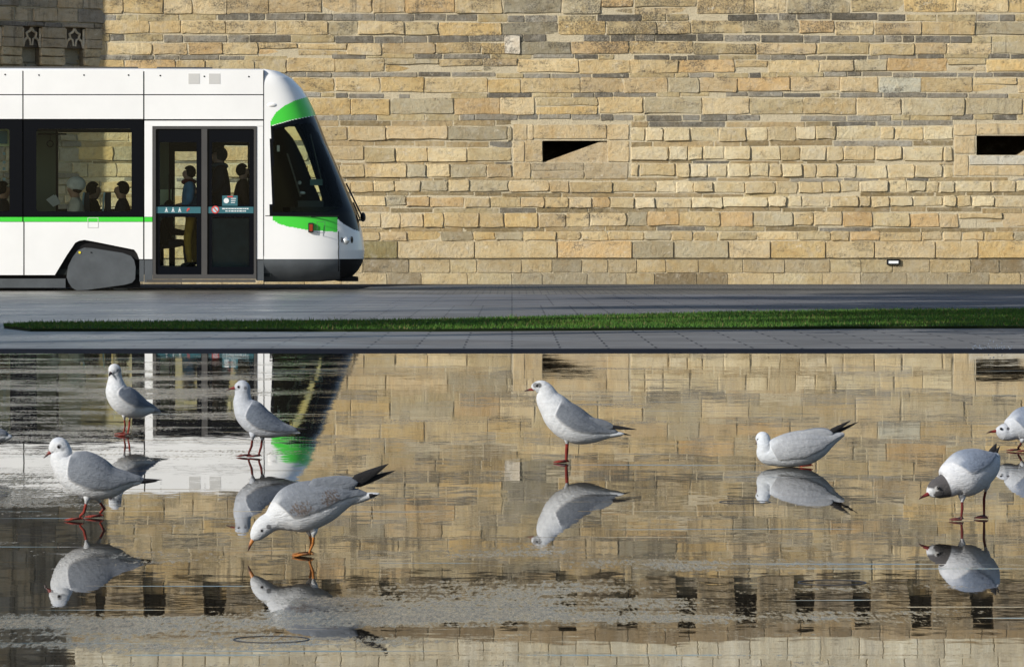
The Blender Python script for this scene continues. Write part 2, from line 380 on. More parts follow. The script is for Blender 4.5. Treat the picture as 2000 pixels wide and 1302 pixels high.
def stone(mb, x0, x1, z0, z1, col, T, proud=0.03, rough=1.0, cham=0.012):
    """one block: irregular outline, chamfered edge, slightly tilted face; T maps (x, depth, z) to the world"""
    w_, h_ = x1-x0, z1-z0
    r = min(0.03 + cham*0.6, (0.3 if h_ > 0.2 else 0.16)*min(w_, h_)); j = 0.015*rough
    def side(ax, ay, bx, by, n):
        return [(ax+(bx-ax)*i/n, ay+(by-ay)*i/n) for i in range(n)]
    nx = max(2, int(w_/0.35)); pts = []
    pts += side(x0+r, z0, x1-r, z0, nx); pts += [(x1-r*0.7, z0), (x1-r*0.05, z0+r*0.5)]
    pts += side(x1, z0+r, x1, z1-r, 2); pts += [(x1-r*0.05, z1-r*0.4), (x1-r*0.7, z1)]
    pts += side(x1-r, z1, x0+r, z1, nx); pts += [(x0+r*0.5, z1), (x0, z1-r*0.5)]
    pts += side(x0, z1-r, x0, z0+r, 2); pts += [(x0+r*0.05, z0+r*0.4), (x0+r*0.5, z0)]
    pts = [(a+rnd.uniform(-j, j), b+rnd.uniform(-j, j)) for a, b in pts]
    cx, cz = (x0+x1)/2, (z0+z1)/2; n = len(pts)
    tx = rnd.uniform(-1, 1)*0.030*rough/max(w_, .3); tz = rnd.uniform(-1, 1)*0.022*rough/max(h_, .15)
    e = min(cham, 0.16*h_)
    v = []
    for a, b in pts: v.append(T(a, 0.06, b))
    for a, b in pts: v.append(T(a, -(proud*0.35), b))
    for a, b in pts:
        dx, dz = cx-a, cz-b; l = math.hypot(dx, dz)
        a2, b2 = a+math.copysign(min(e, abs(dx)), dx), b+math.copysign(min(e, abs(dz)), dz)
        v.append(T(a2, -(proud + tx*(a2-cx) + tz*(b2-cz) + rnd.uniform(-.002, .002)), b2))
    v.append(T(cx, -(proud+0.006*rough), cz))
    f = []
    for i in range(n):
        k = (i+1) % n
        f.append((i, k, n+k, n+i)); f.append((n+i, n+k, 2*n+k, 2*n+i)); f.append((2*n+i, 2*n+k, 3*n))
    mb.add(v, f, col)
Tw = lambda x, d, z: (x, WD + d, z)
COURSES = [(-2, 26, 0), (29, 41, 1), (43, 67, 0), (69.5, 82, 1), (84, 106, 0), (108, 115.5, 1), (117, 141, 0), (143, 151, 1),
           (153, 180, 0), (182, 190, 1), (192, 223, 0), (225, 235, 1), (237, 247, 1), (249, 274, 0), (276, 286, 1), (288, 314, 0),
           (316, 320, 1), (321, 345, 0), (347, 353, 1), (354.5, 375, 0), (377, 383.5, 1), (385, 404, 0), (406, 414, 1), (416, 442, 0),
           (444, 451.5, 1), (453, 469, 0), (471.5, 503.5, 2), (507, 532, 3), (533.5, 558, 3)]
y = -4.5; up = []
while y > -120:
    up.append((y-9, y-1.5, 1)); y -= 11
    hh = rnd.uniform(24, 30); up.append((y-hh, y-1.5, 0)); y -= hh+1
COURSES = up[::-1] + COURSES
SLITS = [(1000, 1232, 238, 350), (1862, 2130, 240, 345)]
wall = thing('castle_wall', 'long sunlit tan stone castle wall with two dark slits, behind the tram and the track', 'wall', (0, WD, gz(WD)))
wall.location = (0, 0, 0)
mb = MB(); mbl = MB()
for (ya, yb, kind) in COURSES:
    x = 150 + rnd.uniform(-40, 0)
    small = 0
    while x < 2700:
        mid = (ya+yb)/2
        if kind == 1: wd = rnd.uniform(22, 95) if mid < 240 else rnd.uniform(40, 160)
        elif kind == 2: wd = rnd.uniform(80, 170)
        elif kind == 3: wd = rnd.uniform(50, 95)
        else:
            wd = rnd.uniform(58, 125)
            if x > 1215 and 245 < mid < 405: wd = rnd.choice([rnd.uniform(22, 40), rnd.uniform(34, 56), rnd.uniform(50, 88)])
            elif mid > 320 and mid < 470: wd = rnd.uniform(35, 85)
            if x < 700 and mid < 240: wd = rnd.uniform(50, 110)
        segs = [(x, x+wd)]
        for (a, b, c, d) in SLITS:
            if mid > c and mid < d:
                ns = []
                for (p, q) in segs:
                    if q <= a or p >= b: ns.append((p, q))
                    else:
                        if p < a: ns.append((p, a))
                        if q > b: ns.append((b, q))
                segs = ns
        for (p, q) in segs:
            if q-p < 8: continue
            g = rnd.uniform(0.4, 1.1) if kind != 3 else 0.5
            ga, gb = rnd.uniform(-0.8, 1.3), rnd.uniform(-0.8, 1.3)
            if kind == 1: ga, gb = rnd.uniform(-0.9, 0.5), rnd.uniform(-0.9, 0.5)
            if kind >= 2: ga = gb = 0.3
            wv = 1.6*math.sin(p/170.0+mid*0.05) + 0.9*math.sin(p/61.0+mid*0.11) if mid < 455 and kind < 2 else 0
            x0, z1 = wp(p+g, ya-0.6+ga+wv); x1, z0 = wp(q-g, yb+0.6-gb+wv)
            if kind == 0 and q-p > 60 and rnd.random() < 0.12:      # a block split into two shallow ones
                zm = z0+(z1-z0)*rnd.uniform(.35, .6)
                stone(mb, x0, x1, z0, zm-0.008, stone_tone((p+q)/2, mid, False), Tw, rnd.uniform(0.0, 0.03)); z0 = zm+0.008
            jy = 0
            pr = {0: rnd.uniform(0.028, 0.05), 1: rnd.uniform(0.018, 0.035), 2: 0.085, 3: 0.035}[kind]
            small = 1205 < p < 1900 and 245 < mid < 410
            if mid > 240 and mid < 460: pr = rnd.uniform(0.035, 0.07) if kind == 0 else rnd.uniform(0.016, 0.024)
            if small and kind == 0: pr += rnd.uniform(-0.02, 0.02)
            if kind == 1 and rnd.random() < 0.04: continue
            stone(mb, x0, x1, z0+jy, z1+jy, stone_tone((p+q)/2, mid, kind == 1), Tw, pr, 0.5 if kind >= 2 else (0.35 if kind == 1 else 1.2), rnd.uniform(0.012, 0.024) if small else (0.008 if kind >= 2 else rnd.choice([0.006, 0.01, 0.014, 0.02])))
        x += wd + 0.3
# blocks round the two slits
cst = [(1003, 1029, 243, 274, 0), (1031, 1041, 243, 273, 0), (1042, 1184, 244, 271, 0), (1186, 1228, 244, 273, 0), (1003, 1024, 276, 316, 0),
       (1026, 1059.5, 275, 316, 0), (1187, 1228, 275, 316, 0), (1003, 1036, 318, 349, 0), (1038, 1140, 318, 333, 4), (1142, 1226, 318, 349, 4), (1040, 1140, 335, 349, 4),
       (1864, 1906, 243, 264, 0), (1864, 1904, 267, 300, 0), (1908, 2128, 242, 263, 0), (1893, 2010, 304, 322, 5), (2012, 2128, 304, 322, 5), (1864, 1891, 303, 343, 0), (1893, 2000, 324, 343, 0), (2002, 2128, 324, 343, 0),
       (2085, 2128, 266, 302, 0)]
for (a, b, c, d, k) in cst:
    x0, z1 = wp(a, c); x1, z0 = wp(b, d)
    col = {0: (0.57, 0.475, 0.31), 4: (0.44, 0.385, 0.28), 5: (0.58, 0.57, 0.51)}[k]
    q = rnd.uniform(.93, 1.07); stone(mb, x0, x1, z0, z1, tuple(v*q for v in col), Tw, 0.035, 0.6, 0.008)
# pale repaired patch
x0, z1 = wp(985, 70); x1, z0 = wp(1017, 106)
stone(mb, x0, x1, z0, z1, (0.68, 0.64, 0.56), Tw, 0.075, 1.0)
mb.build('stonework', M['stone'], wall, cols=True)
# mortar backing with the slit openings left out
holes = [(1060, 1186, 275, 317), (1907, 2085, 265, 303)]
xs = sorted({-100, 2900, *[h for q in holes for h in q[:2]]}); ys_ = sorted({-130, 600, *[h for q in holes for h in q[2:]]})
v = []; f = []
for i in range(len(xs)-1):
    for j in range(len(ys_)-1):
        cx, cy = (xs[i]+xs[i+1])/2, (ys_[j]+ys_[j+1])/2
        if any(a < cx < b and c < cy < d for a, b, c, d in holes): continue
        (x0, z1), (x1, z0) = wp(xs[i], ys_[j]), wp(xs[i+1], ys_[j+1])
        n = len(v); v += [(x0, WD-0.012, z0), (x1, WD-0.012, z0), (x1, WD-0.012, z1), (x0, WD-0.012, z1)]; f.append((n, n+1, n+2, n+3))
mesh_obj('mortar_bed', v, f, M['mortar'], wall)
for (a, b, c, d) in holes:
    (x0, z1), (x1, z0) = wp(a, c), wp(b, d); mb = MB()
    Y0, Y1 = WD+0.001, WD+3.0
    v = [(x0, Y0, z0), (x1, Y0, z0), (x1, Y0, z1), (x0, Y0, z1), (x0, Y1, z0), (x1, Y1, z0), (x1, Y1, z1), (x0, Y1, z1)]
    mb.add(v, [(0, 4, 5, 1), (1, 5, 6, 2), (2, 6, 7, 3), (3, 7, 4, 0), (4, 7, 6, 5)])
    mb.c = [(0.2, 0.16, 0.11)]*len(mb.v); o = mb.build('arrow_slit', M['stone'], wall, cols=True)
    mb = MB()
    if a < 1500:   # upright stone wedge cut to the sunlit part, its outline is the shadow edge
        P = [wp(1062, 317), wp(1186, 317), wp(1186, 275.5), wp(1176, 275.5)]
    else:
        P = [wp(1990, 303), wp(2085, 303), wp(2085, 270), wp(2030, 276)]
    n = len(P); vv = [(p[0], WD+0.05, p[1]) for p in P] + [(p[0], WD+0.9, p[1]) for p in P]
    mb.add(vv, [tuple(range(n)), tuple(range(n, 2*n))[::-1]] + [(i, n+i, n+(i+1) % n, (i+1) % n) for i in range(n)], (0.55, 0.47, 0.33))
    mb.build('sunlit_wedge', M['stone'], o, cols=True)
# machicolation above the frame: corbels and a pale parapet (seen only in the water)
zc = wp(0, -127)[1]
pitch_m = 115 / PXM
for i in range(23):
    xc = wp(248 + (i-1)*115 + rnd.uniform(-5, 5), 0)[0] if i else wp(150, 0)[0]
    mb = MB(); hw = 0.52
    for k in range(4):
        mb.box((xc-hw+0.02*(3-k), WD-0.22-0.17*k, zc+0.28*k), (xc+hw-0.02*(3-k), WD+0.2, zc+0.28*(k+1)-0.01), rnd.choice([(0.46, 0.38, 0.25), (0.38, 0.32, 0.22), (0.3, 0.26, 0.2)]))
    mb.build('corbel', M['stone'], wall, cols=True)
mb = MB(); mb.box((wp(150, 0)[0], WD+0.02, zc), (wp(2850, 0)[0], WD+0.1, zc+1.2), (0.035, 0.03, 0.022)); mb.build('corbel_shade_back', M['stone'], wall, cols=True)  # near-black: shade under the overhang put into the colour
zt = zc+1.12; mb = MB()
Tp = lambda x, d, z: (x, WD-0.75+d, z)
zz = zt
for r in range(8):
    x = wp(150, 0)[0]-rnd.random()
    while x < wp(2850, 0)[0]:
        wdt = rnd.uniform(0.5, 1.0); g = rnd.uniform(0.9, 1.1)
        c = rnd.choice([(0.76, 0.74, 0.62), (0.80, 0.78, 0.67), (0.70, 0.67, 0.55)])
        if r == 0: c = rnd.choice([(0.36, 0.29, 0.19), (0.27, 0.22, 0.15), (0.44, 0.36, 0.24)])
        stone(mb, x, x+wdt-0.02, zz, zz+0.36, tuple(k*g for k in c), Tp, 0.02, 0.4); x += wdt
    zz += 0.38
mb.box((wp(150, 0)[0], WD-0.74, zt+0.003), (wp(2850, 0)[0], WD+0.4, zz), (0.6, 0.55, 0.42))
mb.build('parapet', M['parapet'], wall, cols=True)
mb = MB(); mb.box((wp(60, 0)[0], WD+3.05, -0.7), (wp(2850, 0)[0], WD+6, zz-0.1)); mb.build('wall_core', M['mortar'], wall)

# shaded tower flank at the left: a face turned away from the sun, its upper storey carried out on corbels
tower = thing('castle_tower', 'dark shaded castle tower face with corbels and carved arches above the tram at top left', 'tower', (wp(160, 0)[0], WD, gz(WD)))
tower.location = (0, 0, 0)
PHI = R(38.2); dvec = Vector((math.cos(PHI), math.sin(PHI), 0)); nvec = Vector((math.sin(PHI), -math.cos(PHI), 0))
cb = Vector((wp(160, 0)[0], WD+0.05, 0)); OV = 0.36
def Tt(off):
    return lambda s, d, z: tuple(cb + dvec*s + nvec*(off - d) + Vector((0, 0, z)))
def row_px(px, off):     # image column -> distance along the face
    # solve for s so that the point projects to px
    a = (px-1000)/F; q = cb + nvec*off
    return (a*q.y - q.x)/(dvec.x - a*dvec.y)
def wall_rows(mb, off, s0, s1, z0, z1, hs=(0.22, 0.4), skip=None):
    z = z0; k = 0
    while z < z1:
        thin = rnd.random() < 0.35; h = rnd.uniform(0.13, 0.17) if thin else rnd.uniform(*hs); h = min(h, z1-z+0.02)
        s = s0 - rnd.random()*0.3
        while s < s1:
            wd = rnd.uniform(0.5, 1.25); e = min(s+wd, s1)
            c = rnd.choice([(0.55, 0.50, 0.41), (0.44, 0.41, 0.35), (0.62, 0.54, 0.41), (0.36, 0.335, 0.30), (0.66, 0.56, 0.41)])
            if thin: c = rnd.choice([(0.26, 0.25, 0.24), (0.42, 0.38, 0.32)])
            if e-s > 0.1: stone(mb, s, e-0.03, z, z+h-0.025, c, Tt(off), rnd.uniform(0.02, 0.06))
            s += wd
        z += h; k += 1
s_end = row_px(160, 0); ov_end = row_px(205, OV)
zmach = wp(0, 130)[1]; ztr = wp(0, 96)[1]; ztop = wp(0, 56)[1]
mb = MB(); wall_rows(mb, 0.0, -9.5, 0.3, -0.67, zmach+0.1); mb.build('lower_stonework', M['tower_stone'], tower, cols=True)
mb = MB(); wall_rows(mb, OV, -9.5, ov_end, ztop, 12.2); mb.build('upper_stonework', M['tower_stone'], tower, cols=True)
def slab(mb, off0, off1, s0, s1, z0, z1, c):
    P = [cb+dvec*s+nvec*o for s, o in ((s0, off0), (s1, off0), (s1, off1), (s0, off1))]
    v = [p+Vector((0, 0, z0)) for p in P] + [p+Vector((0, 0, z1)) for p in P]
    mb.add(v, [(0, 1, 2, 3), (7, 6, 5, 4), (0, 4, 5, 1), (1, 5, 6, 2), (2, 6, 7, 3), (3, 7, 4, 0)], c)
mb = MB(); slab(mb, -1.5, -0.004, -9.6, 0.02, -0.7, 12.2, (0.3, 0.26, 0.2)); slab(mb, 0.0, OV-0.004, -9.6, ov_end, ztop, 12.2, (0.3, 0.26, 0.2))
mb.build('tower_core', M['mortar'], tower)
bpx = [(168, 205), (83, 129), (6, 46), (-74, -34), (-154, -114)]
for (a, b) in bpx:
    s0, s1 = row_px(a, OV), row_px(b, OV); mb = MB()
    slab(mb, -0.05, OV*0.55, s0+0.1, s1-0.1, zmach-0.62, zmach-0.3, (0.3, 0.26, 0.2))
    slab(mb, -0.05, OV*0.8, s0+0.06, s1-0.06, zmach-0.3, zmach, (0.34, 0.3, 0.22))
    for (za, zb_) in ((zmach, (zmach+ztr)/2-0.01), ((zmach+ztr)/2+0.01, ztr-0.01)):
        stone(mb, s0, s1, za, zb_, (0.66, 0.58, 0.42), Tt(OV-0.06), 0.05, 0.8)
    slab(mb, -0.05, OV-0.09, s0+0.02, s1-0.02, zmach, ztr-0.01, (0.3, 0.26, 0.2))
    for (za, zb_) in ((ztr, ztr+0.22), (ztr+0.24, ztop-0.01)):
        stone(mb, s0, s1, za, zb_, (0.52, 0.46, 0.36), Tt(OV), 0.03, 0.8)
    slab(mb, -0.05, OV-0.004, s0+0.02, s1-0.02, ztr, ztop-0.003, (0.3, 0.26, 0.2))
    mb.build('corbel', M['tower_stone'], tower, cols=True)
for (a, b) in ((129, 168), (46, 83), (-34, 6), (-114, -74)):
    s0, s1 = row_px(a, OV)+0.02, row_px(b, OV)-0.02; mb = MB(); sc = (s0+s1)/2; hw = (s1-s0)/2; zh = ztop-ztr-0.03
    slab(mb, -0.05, OV-0.16, s0, s1, ztr, ztop-0.005, (0.22, 0.19, 0.16))
    T = Tt(OV-0.05)
    def rib(pts, wd=0.07):
        P = [Vector(T(sc+q[0]*hw, 0, ztr+q[1]*zh)) for q in pts]; mb.tube(P, wd*0.5, 6, (0.75, 0.68, 0.55))
    for s_ in (-1, 1):
        rib([(s_*0.95, 0.05), (s_*0.8, 0.35), (s_*0.45, 0.5), (s_*0.55, 0.72), (s_*0.2, 0.82), (0, 1.0)])
        rib([(s_*0.45, 0.5), (s_*0.2, 0.42), (s_*0.1, 0.1)], 0.05)
    rib([(-0.98, 0.0), (-0.98, 0.98)]); rib([(0.98, 0.0), (0.98, 0.98)])
    mb.build('carved_arch', M['tower_stone'], tower, cols=True)

# small rectangular wall light
q = at_y(1744, 511.5, WD)
wl = thing('wall_light', 'small rectangular white wall light low on the castle wall at right', 'wall light', (q.x, WD-0.05, q.z-0.07))
mb = MB(); t_ = 0.032
mb.box((-0.165, -0.06, 0.0), (0.165, 0.0, t_)); mb.box((-0.165, -0.06, 0.14-t_), (0.165, 0.0, 0.14))
mb.box((-0.165, -0.06, t_), (-0.165+t_, 0.0, 0.14-t_)); mb.box((0.165-t_, -0.06, t_), (0.165, 0.0, 0.14-t_))
mb.build('frame', M['black_matt'], wl)
mb = MB(); mb.box((-0.133, -0.045, 0.032), (0.133, 0.0, 0.108)); mb.build('diffuser', M['white_print'], wl)

# ------------------------------------------------------------------ tram
YAW = R(6); TA = Vector((math.cos(YAW), math.sin(YAW), 0)); TN = Vector((-math.sin(YAW), math.cos(YAW), 0))
T0 = at_y(355, 560, 65.7); T0.z = gz(65.9)
tram = thing('tram', 'white and green low floor tram with black window band standing before the castle wall', 'tram', T0)
tram.rotation_euler = (0, 0, YAW)
def L(px, py, dy=0.0):
    """image point -> tram-local (along, depth, up) on the plane dy behind the near side"""
    d = ray(px, py); o = Vector((0, 0, H)) - T0
    k = (dy - o.dot(TN)) / d.dot(TN); p = o + d*k
    return Vector((p.dot(TA), dy, p.z))
TW = 2.4
def prism(mb, pts, d0, d1, c=None, ref=0.0):
    """polygon (image px on the plane ref) extruded from depth d0 to d1"""
    P = [L(a, b, ref) for a, b in pts]; n = len(P)
    ar = sum(P[i].x*P[(i+1) % n].z - P[(i+1) % n].x*P[i].z for i in range(n))
    if ar < 0: P = P[::-1]
    v = [(p.x, d0, p.z) for p in P] + [(p.x, d1, p.z) for p in P]
    mb.add(v, [tuple(range(n)), tuple(range(n, 2*n))[::-1]] + [(i, n+i, n+(i+1) % n, (i+1) % n) for i in range(n)], c)
def rect(x0, x1, y0, y1): return [(x0, y1), (x1, y1), (x1, y0), (x0, y0)]
def rrect(x0, x1, y0, y1, r, n=5):
    P = []
    for (cx, cy, a0) in ((x1-r, y0+r, 0), (x0+r, y0+r, 90), (x0+r, y1-r, 180), (x1-r, y1-r, 270)):
        for i in range(n+1):
            a = R(a0+90*i/n); P.append((cx+r*math.cos(a), cy-r*math.sin(a)))
    return P
def ring(mb, outer, inner, d0, d1, ref=0.0):
    """frame between two outlines with the same number of points"""
    n = len(outer); O = [L(a, b, ref) for a, b in outer]; I = [L(a, b, ref) for a, b in inner]
    v = [(p.x, d0, p.z) for p in O] + [(p.x, d0, p.z) for p in I] + [(p.x, d1, p.z) for p in O] + [(p.x, d1, p.z) for p in I]
    f = []
    for i in range(n):
        k = (i+1) % n
        f += [(i, k, n+k, n+i), (2*n+i, 3*n+i, 3*n+k, 2*n+k), (i, 2*n+i, 2*n+k, k), (n+i, n+k, 3*n+k, 3*n+i)]
    mb.add(v, f)
def rect_as(x0, x1, y0, y1, like):
    """points of the outer rectangle matched one to one with a rounded inner outline"""
    n = len(like)//4; P = []
    for q, (cx, cy) in enumerate(((x1, y0), (x0, y0), (x0, y1), (x1, y1))):
        for i in range(n):
            if q == 0: p = (x1, like[i][1]) if i < n//2 else (like[i][0], y0)
            elif q == 1: p = (like[n+i][0], y0) if i < n//2 else (x0, like[n+i][1])
            elif q == 2: p = (x0, like[2*n+i][1]) if i < n//2 else (like[2*n+i][0], y1)
            else: p = (like[3*n+i][0], y1) if i < n//2 else (x1, like[3*n+i][1])
            if i in (n//2,): p = (cx, cy)
            P.append(p)
    return P
def part(name, pts, d0, d1, m, parent=None, label=None):
    mb = MB(); prism(mb, pts, d0, d1); o = mb.build(name, M[m], parent or tram)
    if label: o['label'] = label
    return o
LX = -420
BAY = [(LX, 43.6), (46, 279.6), (282.2, 514)]
for (a, b) in BAY:
    part('roof_fairing', rect(a, b, 137, 184.3), 0, 0.05, 'white_paint')
    part('cant_panel', rect(a, b, 186.3, 233 if b > 300 else 232.5), 0, 0.05, 'white_paint')
# seam backing
part('side_frame', rect(LX, 514, 137.5, 234), 0.03, 0.10, 'black_matt')
part('side_frame', rect(LX, 300, 420, 507), 0.052, 0.10, 'black_matt')
for (a, b) in ((LX, 43.6), (46, 279.6), (282.2, 297.5)):
    part('green_stripe', rect(a, b, 424, 433), -0.002, 0.05, 'green_paint')
part('lower_panel', rect(LX, 45.6, 433.6, 537), 0, 0.05, 'white_paint')
part('lower_panel', [(48, 433.6), (279.6, 433.6), (279.6, 506), (272, 506), (268, 495), (262, 487.5), (180, 471), (165, 468.5), (155, 470), (147, 474), (130, 499), (107, 537), (48, 537)], 0, 0.05, 'white_paint')
part('lower_panel', rect(282.2, 297.5, 433.6, 506), 0, 0.05, 'white_paint')
part('door_post', rect(282.2, 297.5, 236, 423.4), 0, 0.05, 'white_paint')
part('door_header', rect(282.2, 514, 236, 246.5), -0.001, 0.05, 'white_paint')
part('door_post', rect(501.5, 514, 247, 506), 0, 0.05, 'white_paint')
for s_ in ((LX, 43), (46, 280), (300, 500)): pass
part('skirt', rect(272.5, 281, 507.5, 550), 0.0, 0.05, 'skirt_grey'); part('skirt', rect(282.2, 298, 507.5, 551), 0.0, 0.05, 'skirt_grey')
part('skirt', rect(501.5, 515, 507.5, 548), 0.0, 0.05, 'skirt_grey')
part('underframe', rect(LX, 128, 544, 562), 0.06, 0.12, 'skirt_grey')
part('wheel_arch', [(100, 545), (128, 500), (146, 473), (165, 467), (263, 486), (272, 503), (275, 562), (100, 562)], 0.10, 0.5, 'black_matt')
part('wheel_arch', rect(LX, 105, 538, 566), 0.13, 0.5, 'black_matt')
bc = part('bogie_cover', [(130, 541), (133, 520), (142, 502), (152, 489), (165, 483.5), (180, 484.5), (240, 494), (256, 500), (262, 508), (265, 522), (264, 545), (258, 552), (244, 556), (170, 566), (150, 567), (141, 562), (134, 552)], 0.02, 0.09, 'skirt_grey')
mb = MB(); p = L(155.5, 493, 0.02); mb.tube([(p.x, 0.012, p.z), (p.x, 0.03, p.z)], 0.018, 10); mb.build('mark', M['yellow_print'], bc)
mb = MB(); p = L(178, 493, 0.02); mb.tube([(p.x, 0.012, p.z), (p.x, 0.03, p.z)], 0.01, 10); mb.build('bolt', M['black_matt'], bc)
for wx in (165, 235):
    mb = MB(); p = L(wx, 540, 0.4); r0 = 0.27
    mb.tube([(p.x, 0.25, r0), (p.x, 0.38, r0)], r0, 24); mb.build('wheel', M['rail_steel'], tram)
# roof: curved shell over the body
zr = L(300, 137).z; xa, xb = L(LX, 137).x, L(514.5, 137).x
mb = MB(); prof = [(0.001, zr-0.02), (0.006, zr), (0.03, zr+0.012), (0.25, zr+0.03), (1.2, zr+0.04), (2.15, zr+0.03), (2.37, zr+0.012), (2.4, zr-0.02)]
v = [(xa, a, b) for a, b in prof] + [(xb, a, b) for a, b in prof]; n = len(prof)
mb.add(v, [(i, n+i, n+i+1, i+1) for i in range(n-1)]); mb.build('roof', M['white_paint'], tram)
for (a, b) in ((LX, 270), (307, 415)):
    mb = MB(); P, Q = L(a, 130, 0.7), L(b, 130, 0.7)
    mb.box((P.x, 0.7, zr), (Q.x, 1.7, zr+0.068)); mb.build('roof_equipment', M['alu'], tram)
for x, y in ((10, 146), (76, 147), (164, 147), (251, 147), (313, 148), (399, 149.5), (486, 150)):
    mb = MB(); p = L(x, y); mb.tube([(p.x, -0.004, p.z), (p.x, 0.01, p.z)], 0.012, 8); mb.build('bolt', M['black_matt'], tram)
for x in (379, 419):
    part('grille', rect(x-11, x+11, 144, 164), -0.003, 0.01, 'label_grey')
# window bands with a clear pane
def window(x0, x1, px0, px1):
    inner = rrect(px0, px1, 252, 413, 6); outer = rect_as(x0, x1, 235, 422.5, inner)
    mb = MB(); ring(mb, outer, inner, 0.004, 0.05); o = mb.build('window', M['black_gloss'], tram)
    mb = MB(); P = [L(a, b, 0.02) for a, b in inner]; mb.add([(p.x, 0.02, p.z) for p in P], [tuple(range(len(P)))])
    mb.build('pane', M['glass'], o); return o
window(46, 279.6, 71, 257)
w2 = window(-190, 43.6, -165, 19)
window(LX, -193, -395, -215)
# little hatch outlines and the door leaves
def outline(x0, x1, y0, y1, name='hatch', m='label_grey', wd=1.0):
    mb = MB()
    for r_ in (rect(x0, x1, y0, y0+wd), rect(x0, x1, y1-wd, y1), rect(x0, x0+wd, y0+wd, y1-wd), rect(x1-wd, x1, y0+wd, y1-wd)): prism(mb, r_, -0.0035, 0.001)
    return mb.build(name, M[m], tram)
outline(171, 192, 425, 445)
mb = MB(); ring(mb, rect_as(298.5, 500.5, 247, 545, rrect(304, 496, 252, 536, 3)), rrect(304, 496, 252, 536, 3), -0.012, 0.06); mb.build('door_frame', M['alu'], tram)
part('door_pillar', rect(393.5, 404.5, 252, 536), -0.008, 0.05, 'alu')
part('door_sill', rect(286, 499, 546, 551), -0.05, 0.1, 'alu')
def leaf(x0, x1, g0, g1):
    xs = [x0, g0, g1, x1]; ys = [252, 278, 400, 424, 521, 536]; mb = MB()
    for i in range(3):
        for j in range(5):
            if i == 1 and j in (1, 3): continue
            prism(mb, rect(xs[i], xs[i+1], ys[j], ys[j+1]), 0.012, 0.045)
    o = mb.build('door', M['black_gloss'], tram)
    for (a, b) in ((278, 400), (424, 521)):
        mb = MB(); P = [L(u, v_, 0.03) for u, v_ in rect(g0, g1, a, b)]; mb.add([(p.x, 0.03, p.z) for p in P], [(0, 1, 2, 3)]); mb.build('pane', M['door_glass'], o)
    mb = MB(); prism(mb, rect(x0+1, x1-1, 404, 416.5), 0.008, 0.011); mb.build('notice_strip', M['teal'], o)
    return o
d1 = leaf(304, 393, 312, 384); d2 = leaf(405, 496, 414, 487)
# pictograms and small print on the notices
for i, x in enumerate((325, 338, 351)):
    mb = MB()
    prism(mb, rrect(x-1.2, x+1.2, 405.5, 408, 1.1, 2), 0.005, 0.0078); prism(mb, [(x-2.5, 412), (x+2.5, 412), (x+1.2, 408.5), (x-1.2, 408.5)], 0.005, 0.0078)
    prism(mb, rect(x-3.2, x-0.5, 412.8, 414), 0.005, 0.0078); prism(mb, rect(x+0.4, x+3.2, 412.8, 414), 0.005, 0.0078)
    mb.build('pictogram', M['white_print'], d1)
mb = MB(); prism(mb, [(364, 413), (366, 407), (370, 406), (371, 409), (368, 410), (367, 413)], 0.005, 0.0078); mb.build('red_mark', M['red_print'], d1)
mb = MB(); x = 434
while x < 486:
    e = x + rnd.uniform(2, 6); prism(mb, rect(x, e, 406.5, 408.7), 0.005, 0.0078)
    if 440 < x < 480: prism(mb, rect(x, e-0.4, 411.2, 413.4), 0.005, 0.0078)
    x = e + 1.0
mb.build('small_print', M['white_print'], d2)
def disc(mb, x, y, r0, d0, d1, n=20): prism(mb, [(x+r0*math.cos(2*PI*i/n), y+r0*math.sin(2*PI*i/n)) for i in range(n)], d0, d1)
mb = MB(); disc(mb, 420.5, 409.5, 7.5, 0.0040, 0.0075); o = mb.build('round_sign', M['red_print'], d2)
mb = MB(); disc(mb, 420.5, 409.5, 5.3, 0.0020, 0.0039); mb.build('sign_field', M['seat_blue'], o)
mb = MB(); prism(mb, [(416.5, 406), (418, 404.8), (424.6, 412.8), (423.2, 414)], -0.001, 0.0018); mb.build('sign_bar', M['red_print'], o)
mb = MB(); prism(mb, rect(434, 464, 382, 402), 0.008, 0.011); st = mb.build('sticker', M['teal'], d2)
mb = MB(); disc(mb, 442, 392, 5.2, 0.004, 0.0075)
for k, y in enumerate((387, 391, 395)): prism(mb, rect(451, 461-k, y, y+1.4), 0.004, 0.0075)
mb.build('sticker_print', M['white_print'], st)
mb = MB(); prism(mb, rect(444, 455, 383, 385.5), 0.004, 0.0075); mb.build('sticker_heading', M['red_print'], st)

# cab nose: lofted shell, split into paint, trim and glass by where each facet lies
XN = [(-0.4, 138.5), (6, 139), (30, 142), (55, 155), (75, 175), (86, 192), (98, 216), (111, 247), (126, 285), (141, 318), (155, 350), (170, 386), (182, 415),
      (189, 440), (193, 456), (195.5, 470), (197.5, 488), (196, 503), (192, 516), (184, 529), (174, 539), (160, 546), (120, 549)]
zs_prof = [(L(515+a, b, 0.9).z, L(515+a, b, 0.9).x) for a, b in XN]
xN0 = L(515, 300).x
zbot = zs_prof[-1][0]; ztopn = zs_prof[0][0]
def xfront(z):
    p = zs_prof[::-1]
    for (za, xa_), (zb_, xb_) in zip(p, p[1:]):
        if za <= z <= zb_: return xa_ + (xb_-xa_)*(z-za)/max(zb_-za, 1e-6)
    return p[-1][1]
NZ, NA = 300, 190
import bisect
zz_ = [zbot + (ztopn-zbot)*i/(NZ-1) for i in range(NZ)]
grid = []
